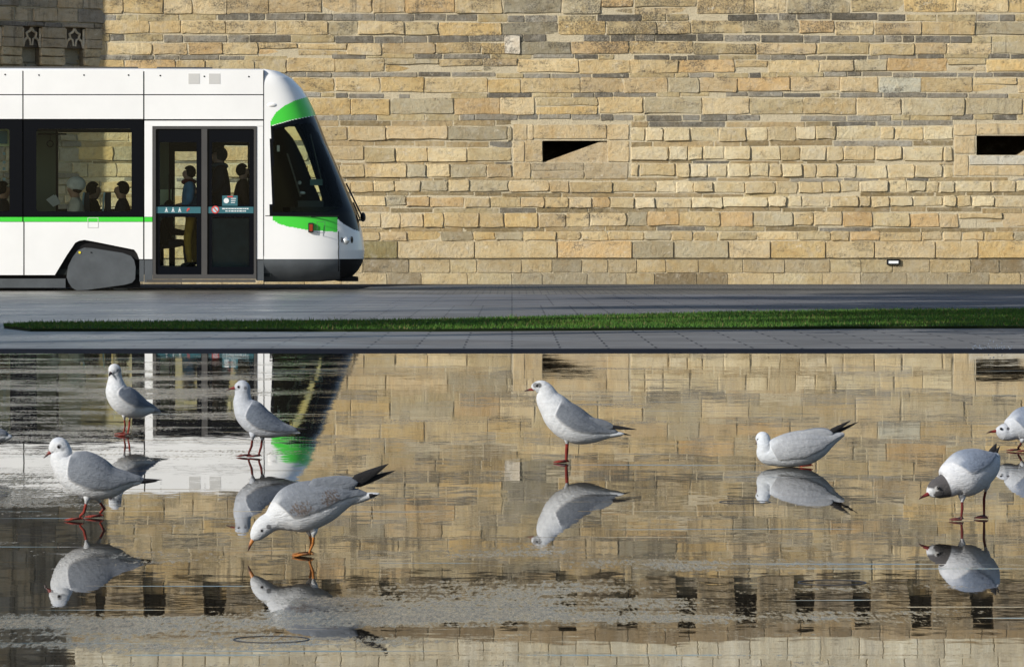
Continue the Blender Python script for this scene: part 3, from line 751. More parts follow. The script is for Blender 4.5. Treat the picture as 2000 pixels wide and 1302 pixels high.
for z in zz_:
    xf = xfront(z); ln = max(xf - xN0, 0.004)
    kz = max(0.0, (z-(ztopn-0.28))/0.28); W_ = TW/2 - 0.10*kz**3
    kb = max(0.0, (zbot+0.3-z)/0.3); W_ -= 0.18*kb**2
    n_ = 3.4
    row = []
    for i in range(NA*2+1):
        q = -PI/2 + PI*i/(NA*2)
        cx = max(math.cos(q), 0)**(2/n_); sy = math.copysign(abs(math.sin(q))**(2/n_), q)
        row.append(Vector((xN0 + ln*cx, TW/2 + W_*sy, z)))
    grid.append(row)
# px of a local point, for classification of facets
def topx(p):
    wv = T0 + TA*p.x + TN*p.y + Vector((0, 0, p.z)); d = cR.transposed() @ (wv - Vector((0, 0, H)))
    return 1000 + F*d.x/(-d.z), 651 - F*d.y/(-d.z)
def inpoly(x, y, P):
    c = False; n = len(P); j = n-1
    for i in range(n):
        if (P[i][1] > y) != (P[j][1] > y) and x < (P[j][0]-P[i][0])*(y-P[i][1])/(P[j][1]-P[i][1])+P[i][0]: c = not c
        j = i
    return c
GREEN_T = [(527, 246), (530, 233), (540, 219), (555, 207), (575, 197), (601, 189), (640, 189), (640, 224), (612, 226), (570, 234)]
BLACK_B = [(528, 247), (570, 235), (612, 226.5), (720, 222), (720, 432), (529, 421)]
GREEN_B = [(529, 421.5), (659, 424.5), (659, 453), (600, 449), (560, 442), (542, 436), (533, 429)]
BLACK_N = [(657, 421), (702, 423), (702, 452), (690, 448), (672, 438), (662, 430)]
SIDEWIN = [(534, 252), (572, 243), (608, 240), (622, 262), (641, 306), (656, 350), (668, 396), (668, 404), (640, 414), (534, 414)]
STRIP = [(586, 243), (598, 240), (606, 240), (622, 270), (634, 300), (644, 330), (655, 364), (664, 396), (661, 399), (655, 380), (640, 345), (622, 300), (604, 265)]
cls = {}
F_all = {}
for i in range(NZ-1):
    for j in range(NA*2):
        ctr = (grid[i][j]+grid[i+1][j+1])/2; near = ctr.y < TW/2
        q = ctr if near else Vector((ctr.x, 0, ctr.z))
        x, y = topx(q)
        front = 0.0 < (j/(NA*2)) < 1.0 and abs(j-NA) < NA*0.62
        k = 'white'
        if y > 506: k = 'grey'
        elif inpoly(x, y, GREEN_T): k = 'green'
        elif near and inpoly(x, y, GREEN_B) and x < 659: k = 'green_low'
        elif inpoly(x, y, BLACK_N): k = 'black'
        elif inpoly(x, y, BLACK_B):
            k = 'black'
            if near and inpoly(x, y, SIDEWIN): k = 'glass'
            if not near and inpoly(x+13, y, STRIP): k = 'glass_far'
        if y > 506 and x > 664: k = 'bumper'
        F_all.setdefault(k, []).append((i, j))
def shell(name, keys, m, parent=tram):
    idx = {}; v = []; f = []
    for k in keys:
        for (i, j) in F_all.get(k, []):
            q = []
            for (a, b) in ((i, j), (i, j+1), (i+1, j+1), (i+1, j)):
                if (a, b) not in idx: idx[(a, b)] = len(v); v.append(grid[a][b])
                q.append(idx[(a, b)])
            f.append(tuple(q))
    return mesh_obj(name, v, f, M[m], parent, smooth=True)
nose = shell('nose', ['white'], 'white_paint')
shell('visor_trim', ['green'], 'green_paint', nose); shell('lower_trim', ['green_low'], 'green_paint', nose); shell('windscreen_surround', ['black'], 'black_gloss', nose)
shell('cab_window', ['glass'], 'cab_glass', nose); shell('far_cab_window', ['glass_far'], 'cab_glass', nose)
shell('nose_skirt', ['grey'], 'skirt_grey', nose); shell('bumper', ['bumper'], 'black_matt', nose)
# inner lining behind the cab glass: partition, seat, desk
part('partition', rect(515, 530, 245, 540), 0.06, 2.3, 'interior_dark')
part('cab_seat', [(588, 470), (584, 400), (590, 389), (626, 389), (632, 470)], 0.5, 1.2, 'seat_dark', ref=0) if False else None
mb = MB(); P = L(582, 392, 0.35); Q = L(632, 470, 0.35); mb.box((P.x, 0.35, Q.z), (Q.x, 1.1, P.z)); mb.build('cab_seat', M['seat_dark'], tram)
mb = MB(); P = L(566, 404, 0.3); Q = L(668, 440, 0.3); mb.box((P.x, 0.3, Q.z), (Q.x, 2.0, P.z)); mb.build('driver_desk', M['interior_dark'], tram)
mb = MB(); mb.tube([L(561, 300, 0.25), L(587, 384, 0.25)], 0.012, 8); mb.build('grab_rail', M['alu'], tram)
mb = MB(); mb.tube([L(606, 262, 0.3), L(627, 350, 0.3)], 0.010, 8); mb.build('cab_pillar', M['alu'], tram)
mb = MB(); P = L(606, 350, 0.5); Q = L(630, 362, 0.5); mb.box((P.x, 0.5, Q.z), (Q.x, 0.6, P.z)); mb.build('cab_screen', M['teal'], tram)
for q_, r_ in ((L(585, 357, 0.3), 0.03), (L(590, 377, 0.3), (0.05, 0.03, 0.025))):
    mb = MB(); mb.ball(q_, r_, 6); mb.build('desk_control', M['lamp_glass'], tram)
mb = MB(); P = L(541, 284, 0.12); Q = L(546, 296, 0.12); mb.box((P.x, 0.10, Q.z), (Q.x, 0.13, P.z)); mb.build('cab_label', M['white_print'], tram)
# nose details
mb = MB(); p = L(531, 205); mb.ball((p.x, 0.03, p.z), (0.085, 0.05, 0.04), 12); mb.build('camera_pod', M['white_paint'], tram, smooth=True)
sidelamp = part('side_marker', rrect(602, 612.5, 435, 454, 1.5), -0.012, 0.03, 'rubber')
mb = MB(); prism(mb, rrect(604, 610.5, 438, 451.5, 1.2), -0.018, -0.011); mb.build('lens', M['orange_lamp'], sidelamp)
outline(619, 635, 433, 455, m='skirt_grey', wd=0.7)
part('nose_seam', rect(514.2, 515.6, 139, 500), -0.002, 0.03, 'black_matt')
part('nose_seam', rect(518, 662, 420.8, 422.2), -0.003, 0.012, 'black_matt')
def on_nose(px, py, out=0.0):
    """point of the near nose surface seen at this image position"""
    best = None
    z = L(px, py).z
    for i in (min(range(NZ), key=lambda k: abs(zz_[k]-z)),):
        for j in range(NA):
            a, b = topx(grid[i][j]); 
            d = abs(a-px)
            if best is None or d < best[0]: best = (d, grid[i][j], i, j)
    i, j = best[2], best[3]; t1 = grid[i][min(j+1, 2*NA)]-grid[i][max(j-1, 0)]
    nrm = Vector((t1.y, -t1.x, 0)).normalized()
    return best[1] + nrm*out
mb = MB(); pts = [on_nose(661, y, 0.002) for y in range(452, 534, 6)]; mb.tube(pts, 0.006, 6); mb.build('nose_seam', M['black_matt'], tram)
mb = MB(); p = on_nose(676, 470, 0.0); mb.ball(p, (0.05, 0.05, 0.055), 10); hl = mb.build('headlight', M['lamp_glass'], tram, smooth=True)
mb = MB(); p = on_nose(687, 469, 0.0); mb.ball(p, (0.02, 0.03, 0.05), 10); mb.build('fog_light', M['rubber'], tram, smooth=True)
mb = MB(); p = on_nose(668, 468, 0.0); mb.ball(p, (0.012, 0.02, 0.04), 8); mb.build('headlight_slot', M['rubber'], tram, smooth=True)
mb = MB(); a = L(676, 358, 0.9); b = L(700, 408, 0.9); c = L(710, 428, 0.9)
mb.tube([a, b, c], 0.012, 6); mb.tube([L(690, 395, 0.95), L(703, 428, 0.95)], 0.010, 6); p = L(709, 424, 0.9)
mb.ball(p, (0.04, 0.12, 0.07), 8); mb.tube([L(696, 430, 0.8), L(713, 430, 0.8)], 0.012, 6); mb.build('wiper', M['rubber'], tram)
mb = MB(); a = L(660, 540, 0.8); b = L(697, 549, 0.8); mb.box((a.x, 0.5, b.z), (b.x, 1.9, a.z)); mb.build('coupler', M['black_matt'], tram)
# floor, ceiling, underside, far side with openings
zf = L(300, 524, 1.2).z; xe = L(514, 300).x
mb = MB(); mb.box((xa, 0.06, zf-0.08), (xe, TW-0.06, zf)); mb.build('floor', M['interior_dark'], tram)
mb = MB(); mb.box((xa, 0.11, 0.28), (xe, TW-0.11, 0.34)); mb.build('chassis', M['black_matt'], tram)
mb = MB(); zc_ = L(300, 250, 0.1).z; mb.box((xa, 0.11, zc_), (xe, TW-0.06, zc_+0.06)); mb.build('ceiling', M['interior_dark'], tram)
FY = TW - 0.06
def far(px, py): return L(px, py, FY)
fh = [(114, 262, 259, 408), (320, 386, 296, 519), (438, 484, 284, 400), (-160, 18, 259, 408), (-395, -215, 259, 408)]
xs = sorted({LX, 518, *[h for q in fh for h in q[:2]]}); ys_ = sorted({138, 536, *[h for q in fh for h in q[2:]]}); mb = MB()
for i in range(len(xs)-1):
    for j in range(len(ys_)-1):
        cx, cy = (xs[i]+xs[i+1])/2, (ys_[j]+ys_[j+1])/2
        if any(a < cx < b and c < cy < d for a, b, c, d in fh): continue
        P, Q = far(xs[i], ys_[j]), far(xs[i+1], ys_[j+1]); mb.box((P.x, FY, Q.z), (Q.x, FY+0.05, P.z))
mb.build('far_side_panel', M['interior_dark'], tram)
for (a, b, c, d) in fh:
    P, Q = far(a, c), far(b, d); mb = MB(); mb.add([(P.x, FY+0.025, Q.z), (Q.x, FY+0.025, Q.z), (Q.x, FY+0.025, P.z), (P.x, FY+0.025, P.z)], [(0, 1, 2, 3)]); mb.build('far_window_pane', M['glass'], tram)
def ibox(name, px0, px1, py0, py1, d0, d1, m):
    P, Q = L(px0, py0, d0), L(px1, py1, d0); mb = MB(); mb.box((P.x, d0, Q.z), (Q.x, d1, P.z)); return mb.build(name, M[m], tram)
ibox('screen_panel', 60, 109, 256, 425, 1.5, 1.55, 'interior_olive')
ibox('pillar', 109, 114, 250, 425, 1.5, 1.56, 'interior_dark')
ibox('pillar', 330, 342, 278, 522, 1.9, 2.0, 'interior_dark')
ibox('screen_panel', 311, 330, 278, 370, 1.7, 1.74, 'interior_olive')
ibox('door_lining', 412, 489, 426, 521, 0.07, 0.085, 'interior_teal')
ibox('draught_screen', 313, 340, 370, 464, 1.2, 1.24, 'interior_lime')
mb = MB(); mb.tube([L(334, 440, 0.9), L(331, 430, 0.9), L(331, 342, 0.9), L(335, 334, 0.9), L(337, 345, 0.9), L(337, 432, 0.9), L(334, 440, 0.9)], 0.014, 8); mb.build('grab_handle', M['black_matt'], tram)
for x in (163, 203):
    mb = MB(); mb.tube([L(x-2, 412, 0.45), L(x-1, 392, 0.45), L(x+1, 377, 0.45)], 0.013, 8); mb.tube([L(x+1, 377, 0.45), L(x+1, 377, 0.85)], 0.013, 8)
    st_ = mb.build('seat_frame', M['seat_blue'], tram)
for x in (160, 202):
    mb = MB(); P, Q = L(x+4, 376, 0.5), L(x+15, 440, 0.5); mb.box((P.x, 0.5, Q.z), (Q.x, 1.3, P.z))
    P, Q = L(x-30, 440, 0.5), L(x+15, 450, 0.5); mb.box((P.x, 0.5, Q.z), (Q.x, 1.3, P.z)); mb.build('seat', M['seat_dark'], tram)
mb = MB(); mb.tube([L(74, 262, 0.8), L(130, 262, 0.8)], 0.012, 8)
for k in range(16):
    a0, a1 = 2*PI*k/16, 2*PI*(k+1)/16
    mb.tube([L(98+6*math.cos(a0), 281+6*math.sin(a0), 0.8), L(98+6*math.cos(a1), 281+6*math.sin(a1), 0.8)], 0.007, 6)
mb.tube([L(98, 262, 0.8), L(98, 275, 0.8)], 0.007, 6); mb.build('strap_hanger', M['black_matt'], tram)
sc = ibox('info_screen', -8, 18, 252, 286, 0.3, 0.34, 'interior_lime'); 
P, Q = L(-5, 256, 0.28), L(14, 281, 0.28); mb = MB(); mb.box((P.x, 0.27, Q.z), (Q.x, 0.299, P.z)); mb.build('display', M['teal'], sc)
for y in (300, 317, 330, 350):
    mb = MB(); P = L(8, y, 0.3); mb.box((P.x-0.02, 0.3, P.z-0.02), (P.x+0.02, 0.31, P.z+0.02)); mb.build('notice_mark', M['seat_blue'], tram)

# ------------------------------------------------------------------ passengers
def cloth(name, col): return plain(name, col, 0.85, spec=0.2, var=0.25, vscale=9)
M['skin'] = plain('skin', (0.42, 0.25, 0.17), 0.6)
def person(label, px, head_top, dy, seated, face, coat, legs_c, hair_c, hat=None, scarf=None, arm_fwd=0.3, tilt=0.0, beard=None):
    """feet on the tram floor at image column px; face = -1 looks left, +1 right, 0 away"""
    zt = L(px, head_top, dy).z; hgt = (zt - zf) / (0.76 if seated else 1.0)
    s = hgt / 1.70; base = L(px, 500, dy); org = T0 + TA*base.x + TN*dy + Vector((0, 0, zf))
    t = thing('person', label, 'person', org, 'passengers in the tram'); t.rotation_euler = (0, 0, YAW if face >= 0 else YAW + PI)
    J = {}; E = []
    def j(n, p, r, par=None):
        J[n] = (Vector(p)*s, r*s); 
        if par: E.append((par, n))
    hz = 0.50 if seated else 0.92
    th = tilt
    j('pelvis', (0, 0, hz), 0.145); j('waist', (0.02+th*0.1, 0, hz+0.18), 0.17, 'pelvis'); j('chest', (0.03+th*0.25, 0, hz+0.36), 0.19, 'waist')
    j('neck', (0.03+th*0.4, 0, hz+0.53), 0.08, 'chest'); j('jaw', (0.05+th*0.45, 0, hz+0.59), 0.07, 'neck')
    j('head', (0.05+th*0.5, 0, hz+0.67), 0.10, 'jaw'); j('crown', (0.04+th*0.5, 0, hz+0.73), 0.08, 'head'); j('nose', (0.155+th*0.5, 0, hz+0.655), 0.02, 'head')
    for sd, q in (('l', 1), ('r', -1)):
        j('hip'+sd, (0, 0.09*q, hz-0.04), 0.10, 'pelvis')
        if seated:
            j('knee'+sd, (0.44, 0.11*q, hz), 0.075, 'hip'+sd); j('ank'+sd, (0.46, 0.11*q, 0.09), 0.05, 'knee'+sd)
        else:
            j('knee'+sd, (0.02+0.05*q, 0.10*q, 0.50), 0.075, 'hip'+sd); j('ank'+sd, (-0.02+0.05*q, 0.10*q, 0.09), 0.05, 'knee'+sd)
        j('toe'+sd, (J['ank'+sd][0].x/s+0.16, 0.12*q, 0.04), 0.042, 'ank'+sd)
        j('sh'+sd, (0.02+th*0.3, 0.19*q, hz+0.46), 0.10, 'chest'); j('elb'+sd, (0.02+th*0.3+arm_fwd*0.25, 0.23*q, hz+0.21), 0.08, 'sh'+sd)
        j('wri'+sd, (0.05+th*0.3+arm_fwd, 0.18*q, hz+0.10+arm_fwd*0.25), 0.055, 'elb'+sd); j('hand'+sd, (0.13+th*0.3+arm_fwd, 0.17*q, hz+0.10+arm_fwd*0.3), 0.036, 'wri'+sd)
        for k in range(4): j('f%d%s' % (k, sd), (0.20+th*0.3+arm_fwd, (0.17-0.024*(k-1.5))*q, hz+0.09+arm_fwd*0.3-0.01*k), 0.009, 'hand'+sd)
        j('th'+sd, (0.15+th*0.3+arm_fwd, 0.11*q, hz+0.13+arm_fwd*0.3), 0.010, 'hand'+sd)
    names = list(J); me = bpy.data.meshes.new('body')
    me.from_pydata([J[n][0] for n in names], [(names.index(a), names.index(b)) for a, b in E], [])
    o = bpy.data.objects.new('tmp', me); C.objects.link(o)
    sk = o.modifiers.new('skin', 'SKIN')
    for i, n in enumerate(names):
        me.skin_vertices[0].data[i].radius = (J[n][1], J[n][1]); me.skin_vertices[0].data[i].use_root = (n == 'pelvis')
    sb = o.modifiers.new('sub', 'SUBSURF'); sb.levels = 2; sb.render_levels = 2
    dg = bpy.context.evaluated_depsgraph_get(); ev = o.evaluated_get(dg); m2 = bpy.data.meshes.new_from_object(ev)
    bpy.data.objects.remove(o); m2.name = 'body'; m2.materials.clear()
    for q in (coat, legs_c, M['skin'], M['rubber']): m2.materials.append(q)
    for p in m2.polygons:
        c = p.center/s; k = 0
        if c.z < hz-0.06 and not seated: k = 1
        if seated and (c.z < hz+0.06 and c.x > 0.1 or c.z < 0.45): k = 1
        if c.z < 0.11: k = 3
        if c.z > hz+0.545: k = 2
        if c.x > 0.07+th*0.3+arm_fwd and abs(c.y) > 0.08 and c.z > hz+0.02 and c.z < hz+0.3: k = 2
        p.material_index = k; p.use_smooth = True
    b = bpy.data.objects.new('body', m2); C.objects.link(b); b.parent = t
    hc = J['head'][0]
    mb = MB(); mb.ball(hc + Vector((-0.025, 0, 0.025))*s, (0.105*s, 0.100*s, 0.112*s), 12)
    mb.v = [(x, y, z) if not (x > hc.x+0.035*s and z < hc.z+0.055*s) else (min(x, hc.x+0.03*s), y*0.9, z) for x, y, z in mb.v]
    mb.build('hair', cloth('hair', hair_c), t, smooth=True)
    if hat:
        mb = MB(); mb.ball(hc + Vector((-0.03, 0, 0.065))*s, (0.14*s, 0.125*s, 0.115*s), 12); mb.build('hat', cloth('hat', hat), t, smooth=True)
    if scarf:
        mb = MB(); nc = J['neck'][0]; mb.ball(nc + Vector((0.01, 0, 0.0)), (0.13*s, 0.13*s, 0.06*s), 10); mb.build('scarf', cloth('scarf', scarf), t, smooth=True)
    if beard:
        mb = MB(); mb.ball(hc + Vector((0.055, 0, -0.06))*s, (0.05*s, 0.06*s, 0.045*s), 8); mb.build('beard', cloth('beard', beard), t, smooth=True)
    return t
K = cloth
person('seated passenger in a white woolly hat and beige coat at the tram window', 152, 352, 0.38, True, -1, K('beige_coat', (0.74, 0.71, 0.62)), K('dark_trousers', (0.03, 0.03, 0.04)), (0.05, 0.03, 0.02), hat=(0.88, 0.9, 0.86))
person('black haired passenger seated just behind the white woolly hat', 178, 356, 1.35, True, 1, K('black_coat', (0.012, 0.012, 0.014)), K('dark_trousers', (0.03, 0.03, 0.04)), (0.006, 0.006, 0.006))
person('seated passenger in a dark coat at the right end of the tram window', 243, 355, 0.45, True, -1, K('navy_coat', (0.02, 0.025, 0.035)), K('dark_trousers', (0.03, 0.03, 0.04)), (0.008, 0.007, 0.006))
person('standing passenger in a light blue jacket and ochre trousers behind the left tram door', 374, 326, 0.40, False, -1, K('blue_jacket', (0.10, 0.27, 0.42)), K('ochre_trousers', (0.50, 0.30, 0.04)), (0.008, 0.007, 0.006), scarf=(0.12, 0.015, 0.02), arm_fwd=0.1)
person('tall standing passenger in a dark coat and teal scarf behind the right tram door', 434, 290, 0.42, False, -1, K('dark_coat', (0.015, 0.018, 0.025)), K('dark_trousers', (0.03, 0.03, 0.04)), (0.02, 0.025, 0.03), scarf=(0.05, 0.10, 0.12), arm_fwd=0.25)
person('bearded standing passenger in a brown coat behind the right tram door', 470, 322, 0.38, False, 1, K('brown_coat', (0.05, 0.03, 0.02)), K('dark_trousers', (0.03, 0.03, 0.04)), (0.008, 0.006, 0.006), beard=(0.12, 0.07, 0.04), arm_fwd=0.1)
person('dark haired passenger in a dark jacket at the leftmost tram window', 2, 355, 0.7, True, 1, K('black_jacket', (0.02, 0.025, 0.03)), K('dark_trousers', (0.03, 0.03, 0.04)), (0.006, 0.006, 0.006))
person('passenger in black seated low inside the left tram door', 318, 392, 0.7, True, 1, K('black_wool', (0.008, 0.01, 0.01)), K('dark_trousers', (0.03, 0.03, 0.04)), (0.005, 0.005, 0.005), tilt=0.2)
P = L(104, 404, 0.3); W0 = T0 + TA*P.x + TN*0.3 + Vector((0, 0, P.z))
mb = MB()
v = []
for s_ in (-1, 1):
    A = Vector((0, 0, 0)); v += [A, A+Vector((0.10, 0.02*s_, 0.05)), A+Vector((0.02, 0.14*s_, 0.17)), A+Vector((-0.09, 0.12*s_, 0.10))]
v = [q for q in v]; mb.add(v + [q+Vector((0.002, 0, 0.004)) for q in v], [(0, 1, 2, 3), (7, 6, 5, 4), (8, 9, 10, 11), (15, 14, 13, 12)])
o = mb.build('newspaper', M['white_print']); o.location = W0
tag(o, 'white folded paper held by the passenger in the white hat', 'paper')

# ------------------------------------------------------------------ gulls
def feather_mat():
    t = NT('plumage'); at = t.n('ShaderNodeAttribute', attribute_name='Col'); tc = t.n('ShaderNodeTexCoord').outputs['Object']
    a = t.noise(t.mapping(tc, (1, 1, 2.2)), 60, 5, 0.6); b = t.noise(t.mapping(tc, (0.5, 1, 2)), 190, 4, 0.6)
    col = t.mix(t.rng(a, 0.3, 0.7, 0, 0.3), at.outputs[0], t.mix(1.0, at.outputs[0], (0.72, 0.73, 0.76), 'MULTIPLY'))
    t.l(col, t.b.inputs['Base Color']); t.b.inputs['Roughness'].default_value = 0.75
    t.b.inputs['Specular IOR Level'].default_value = 0.15; t.b.inputs['Sheen Weight'].default_value = 0.1
    t.bump(t.math('ADD', t.math('MULTIPLY', a, 0.6), t.math('MULTIPLY', b, 0.4)), 0.9, 0.006); return t.m
M['plumage'] = feather_mat()
M['eye'] = plain('eye', (0.005, 0.004, 0.004), 0.08)
def beak_mat():
    t = NT('beak'); at = t.n('ShaderNodeAttribute', attribute_name='Col'); t.l(at.outputs[0], t.b.inputs['Base Color']); t.b.inputs['Roughness'].default_value = 0.35; return t.m
M['beak'] = beak_mat()
WHITE = (0.48, 0.50, 0.53); GREY = (0.14, 0.156, 0.183); BLACK = (0.012, 0.012, 0.014)
def spline(keys, t):
    n = len(keys)-1; x = min(max(t, 0), 1)*n; i = min(int(x), n-1); u = x-i
    k = [keys[max(i-1, 0)], keys[i], keys[i+1], keys[min(i+2, n)]]
    return [0.5*((2*b)+(-a+c)*u+(2*a-5*b+4*c-d)*u*u+(-a+3*b-3*c+d)*u**3) for a, b, c, d in zip(*k)]
def sm(a, b, x):
    q = min(max((x-a)/(b-a), 0), 1); return q*q*(3-2*q)
def lerp3(a, b, k): return tuple(p+(q-p)*k for p, q in zip(a, b))
def gull(label, foot, secs, beak, eye, legs, blades, wing=(0.34, 0.46, 112), leg_col=(0.30, 0.035, 0.02), spots=(), hood=None,
         belly=WHITE, mantle=GREY, mottle=None, headw=0.0, rots=None):
    """secs: (px, py, half height, half width, depth toward the camera) from beak to tail, all in photo pixels"""
    G = at_z(*foot); D = G.y; s = D/F
    root = thing('gull', label, 'gull', G, 'black-headed gulls standing on the wet granite')
    def P3(px, py, w=0.0):
        q = at_y(px, py, D) - G; return Vector((q.x, -w*s, q.z))
    N, K_ = 230, 104; sp = [spline(secs, i/(N-1)) for i in range(N)]
    ctr = [P3(a[0], a[1], a[4]) for a in sp]
    mb = MB(); V = []; CO = []; Fc = []
    for i in range(N):
        t = i/(N-1); tg = (ctr[min(i+3, N-1)] - ctr[max(i-3, 0)]).normalized()
        lat = tg.cross(Vector((0, 0, 1)))
        if lat.length < 0.05: lat = Vector((0, -1, 0))
        # side of the bird: prefer the horizontal direction nearest to the line of sight
        side = Vector((tg.y*-1, tg.x, 0)) if False else Vector((0, -1, 0)) - tg*tg.dot(Vector((0, -1, 0)))
        side = side.normalized(); up = side.cross(tg).normalized()
        if up.z < 0 and tg.x > -0.2 and abs(tg.z) < 0.9: up = -up
        if up.x < 0 and abs(tg.z) >= 0.9: up = -up
        rv, rl = max(sp[i][2], .5)*s, max(sp[i][3], .5)*s
        for k in range(K_):
            a = 2*PI*k/K_; ad = min(a, 2*PI-a)*180/PI
            lim = wing[2]*sm(wing[0], wing[1], t) - 22*sm(0.62, 1.0, t)
            on = sm(4, -4, ad-lim) if t > wing[0] else 0
            wd_ = 0.05 + 0.13*sm(85, 35, ad)
            on = sm(wing[0]-0.01, wing[0]+wd_, t + 0.02*mathutils.noise.noise(Vector((ad*0.05, t*9, 1))))*sm(5, -5, ad-lim + 3*mathutils.noise.noise(Vector((ad*0.02, t*22, 5)))) if t > wing[0]-0.02 else 0
            bulge = 0.0038*on*sm(wing[0], wing[0]+0.1, t)*sm(1.0, 0.93, t)
            # fine feather rows on the folded wing
            x_ = math.cos(a)*(rv+bulge); y_ = math.sin(a)*(rl+bulge)
            p = ctr[i] + up*x_ + side*y_
            V.append(p)
            m_ = mantle
            if mottle:
                m_ = mantle
                for (mx, my, mr) in mottle:
                    u0 = P3(mx, my); d = math.hypot(p.x-u0.x, p.z-u0.z)/s/mr
                    if d < 1 and mathutils.noise.noise(Vector((p.x*260, p.y*120, p.z*330))) > -0.22+0.5*d*d: m_ = lerp3((0.085, 0.06, 0.045), m_, 0.25)
            c = lerp3(belly, m_, on)
            edge = sm(7, 2, abs(ad-lim)) * (1 if (t > wing[0]+0.1 and t < 0.9) else 0.4)
            c = lerp3(c, (0.5, 0.5, 0.52), 0.25*edge)
            ft_ = max(0.0, math.sin((ad*1.0 - 40*t)/4.2))**6*sm(wing[1], wing[1]+0.2, t)*on
            c = lerp3(c, tuple(q*0.62 for q in c), 0.6*ft_)
            u_ = t*34; ri = math.floor(u_); vv = (ad + 6*math.sin(t*19))/8.0 + 0.5*(ri % 2)
            arc = (u_-ri) + 1.1*abs((vv % 1.0)-0.5)**1.5
            fe = on*sm(0.95, 0.6, t)*sm(0.7, 1.0, arc % 1.0)
            c = lerp3(c, tuple(min(1, q*1.5) for q in c), 0.30*fe); c = lerp3(c, tuple(q*0.7 for q in c), 0.30*on*sm(0.35, 0.0, arc % 1.0)*sm(0.95, 0.6, t))
            nz = mathutils.noise.noise(Vector((p.x*90, p.y*60, p.z*90)))*0.10 + mathutils.noise.noise(Vector((p.x*340, p.y*200, p.z*260)))*0.07
            c = tuple(max(0, q*(1+nz)) for q in c)
            if hood and t < hood[1]:
                hk = sm(hood[1], hood[1]-0.02, t)*sm(hood[0]-0.02, hood[0]+0.03, t + (0.02*math.sin(ad/15)))
                c = lerp3(c, (0.035, 0.03, 0.03), hk*hood[2])
            for (sx, sy, sr, scol, sk_) in spots:
                u0 = P3(sx, sy); d = math.hypot(p.x-u0.x, p.z-u0.z)/s/sr
                if d < 1: c = lerp3(c, scol, sk_*sm(1.0, 0.55, d))
            CO.append(c)
    for i in range(N-1):
        for k in range(K_): Fc.append((i*K_+k, i*K_+(k+1) % K_, (i+1)*K_+(k+1) % K_, (i+1)*K_+k))
    Fc.append(tuple(range(K_))[::-1]); Fc.append(tuple((N-1)*K_+k for k in range(K_)))
    mb.v = [tuple(v) for v in V]; mb.f = Fc; mb.c = CO
    # long flight feathers and tail: thin tapered blades (x0,y0,w0, x1,y1,w1, half height, half thickness, colour, tip colour)
    for (x0, y0, w0, x1, y1, w1, hh, th_, ca, cb_) in blades:
        n = 26; kk = 16; A, B = P3(x0, y0, w0), P3(x1, y1, w1); tg = (B-A).normalized()
        side = (Vector((0, -1, 0)) - tg*tg.dot(Vector((0, -1, 0)))).normalized(); up = side.cross(tg)
        v = []; cc = []
        for i in range(n):
            u = i/(n-1); pr = (min(1, u*4+0.35)) * ((1-u**1.8)**0.95 if cb_ == BLACK and ca == BLACK else (1-u**3.2)**0.75) + 0.02
            sag = -0.05*math.sin(u*PI)
            for k in range(kk):
                a = 2*PI*k/kk
                v.append(A + (B-A)*u + up*(math.cos(a)*hh*s*pr + sag*hh*s) + side*math.sin(a)*th_*s*(0.35+0.65*pr))
                cc.append(lerp3(ca, cb_, sm(0.55, 0.72, u)))
        b0 = len(mb.v); mb.v += [tuple(q) for q in v]; mb.c += cc
        for i in range(n-1):
            for k in range(kk): mb.f.append((b0+i*kk+k, b0+i*kk+(k+1) % kk, b0+(i+1)*kk+(k+1) % kk, b0+(i+1)*kk+k))
        mb.f.append(tuple(b0+k for k in range(kk))[::-1]); mb.f.append(tuple(b0+(n-1)*kk+k for k in range(kk)))
    nb = len(mb.f)
    # legs: thigh tuft, shank, three webbed toes
    lm = MB()
    for (hx, hy, kx, ky, fx, fy, hd, w0, w1) in legs:
        ft = at_z(fx, fy) - G; ft.z = 0.004; hip = P3(hx, hy-9, w0); kn = P3(kx, ky); kn.y = (hip.y+ft.y)/2
        hp2 = P3(hx, hy, w0)
        r = w1*s
        lm.tube([hip, hp2, hp2.lerp(kn, 0.12), hp2.lerp(kn, 0.25), hp2.lerp(kn, 0.4)], [r*3.6, r*2.5, r*1.8, r*1.3, r*0.9], 10, belly)
        lm.tube([hp2, kn*1.0, ft+Vector((0, 0, 0.010)), ft], [r*1.05, r*1.15, r*0.95, r*1.2], 8, leg_col)
        d0 = Vector((math.cos(hd), math.sin(hd), 0)); tips = []
        for da in (-0.55, 0.0, 0.55):
            q = hd+da; l_ = 0.036 if da else 0.042; tip = ft + Vector((math.cos(q)*l_, math.sin(q)*l_, -0.001)); tips.append(tip)
            lm.tube([ft+Vector((0, 0, 0.003)), ft.lerp(tip, 0.6)+Vector((0, 0, 0.002)), tip], [r*1.0, r*0.8, r*0.35], 6, leg_col)
        q = hd+PI; lm.tube([ft+Vector((0, 0, 0.006)), ft+Vector((math.cos(q)*0.010, math.sin(q)*0.010, 0.001))], [r*0.7, r*0.3], 6, leg_col)
        top = [ft+Vector((0, 0, 0.004))]+[p+Vector((0, 0, 0.0015)) for p in tips]; bot = [p-Vector((0, 0, 0.0025)) for p in top]
        lm.add(top+bot, [(0, 1, 2), (0, 2, 3), (4, 6, 5), (4, 7, 6), (0, 4, 5, 1), (1, 5, 6, 2), (2, 6, 7, 3), (3, 7, 4, 0)], tuple(c*0.8 for c in leg_col))
    b0 = len(mb.v); mb.v += lm.v; mb.c += lm.c; mb.f += [tuple(i+b0 for i in q) for q in lm.f]
    mb.build('body', M['plumage'], root, smooth=True, cols=True)
    # beak
    (x0, y0, x1, y1, r0, wa, wb, c1, c2) = beak
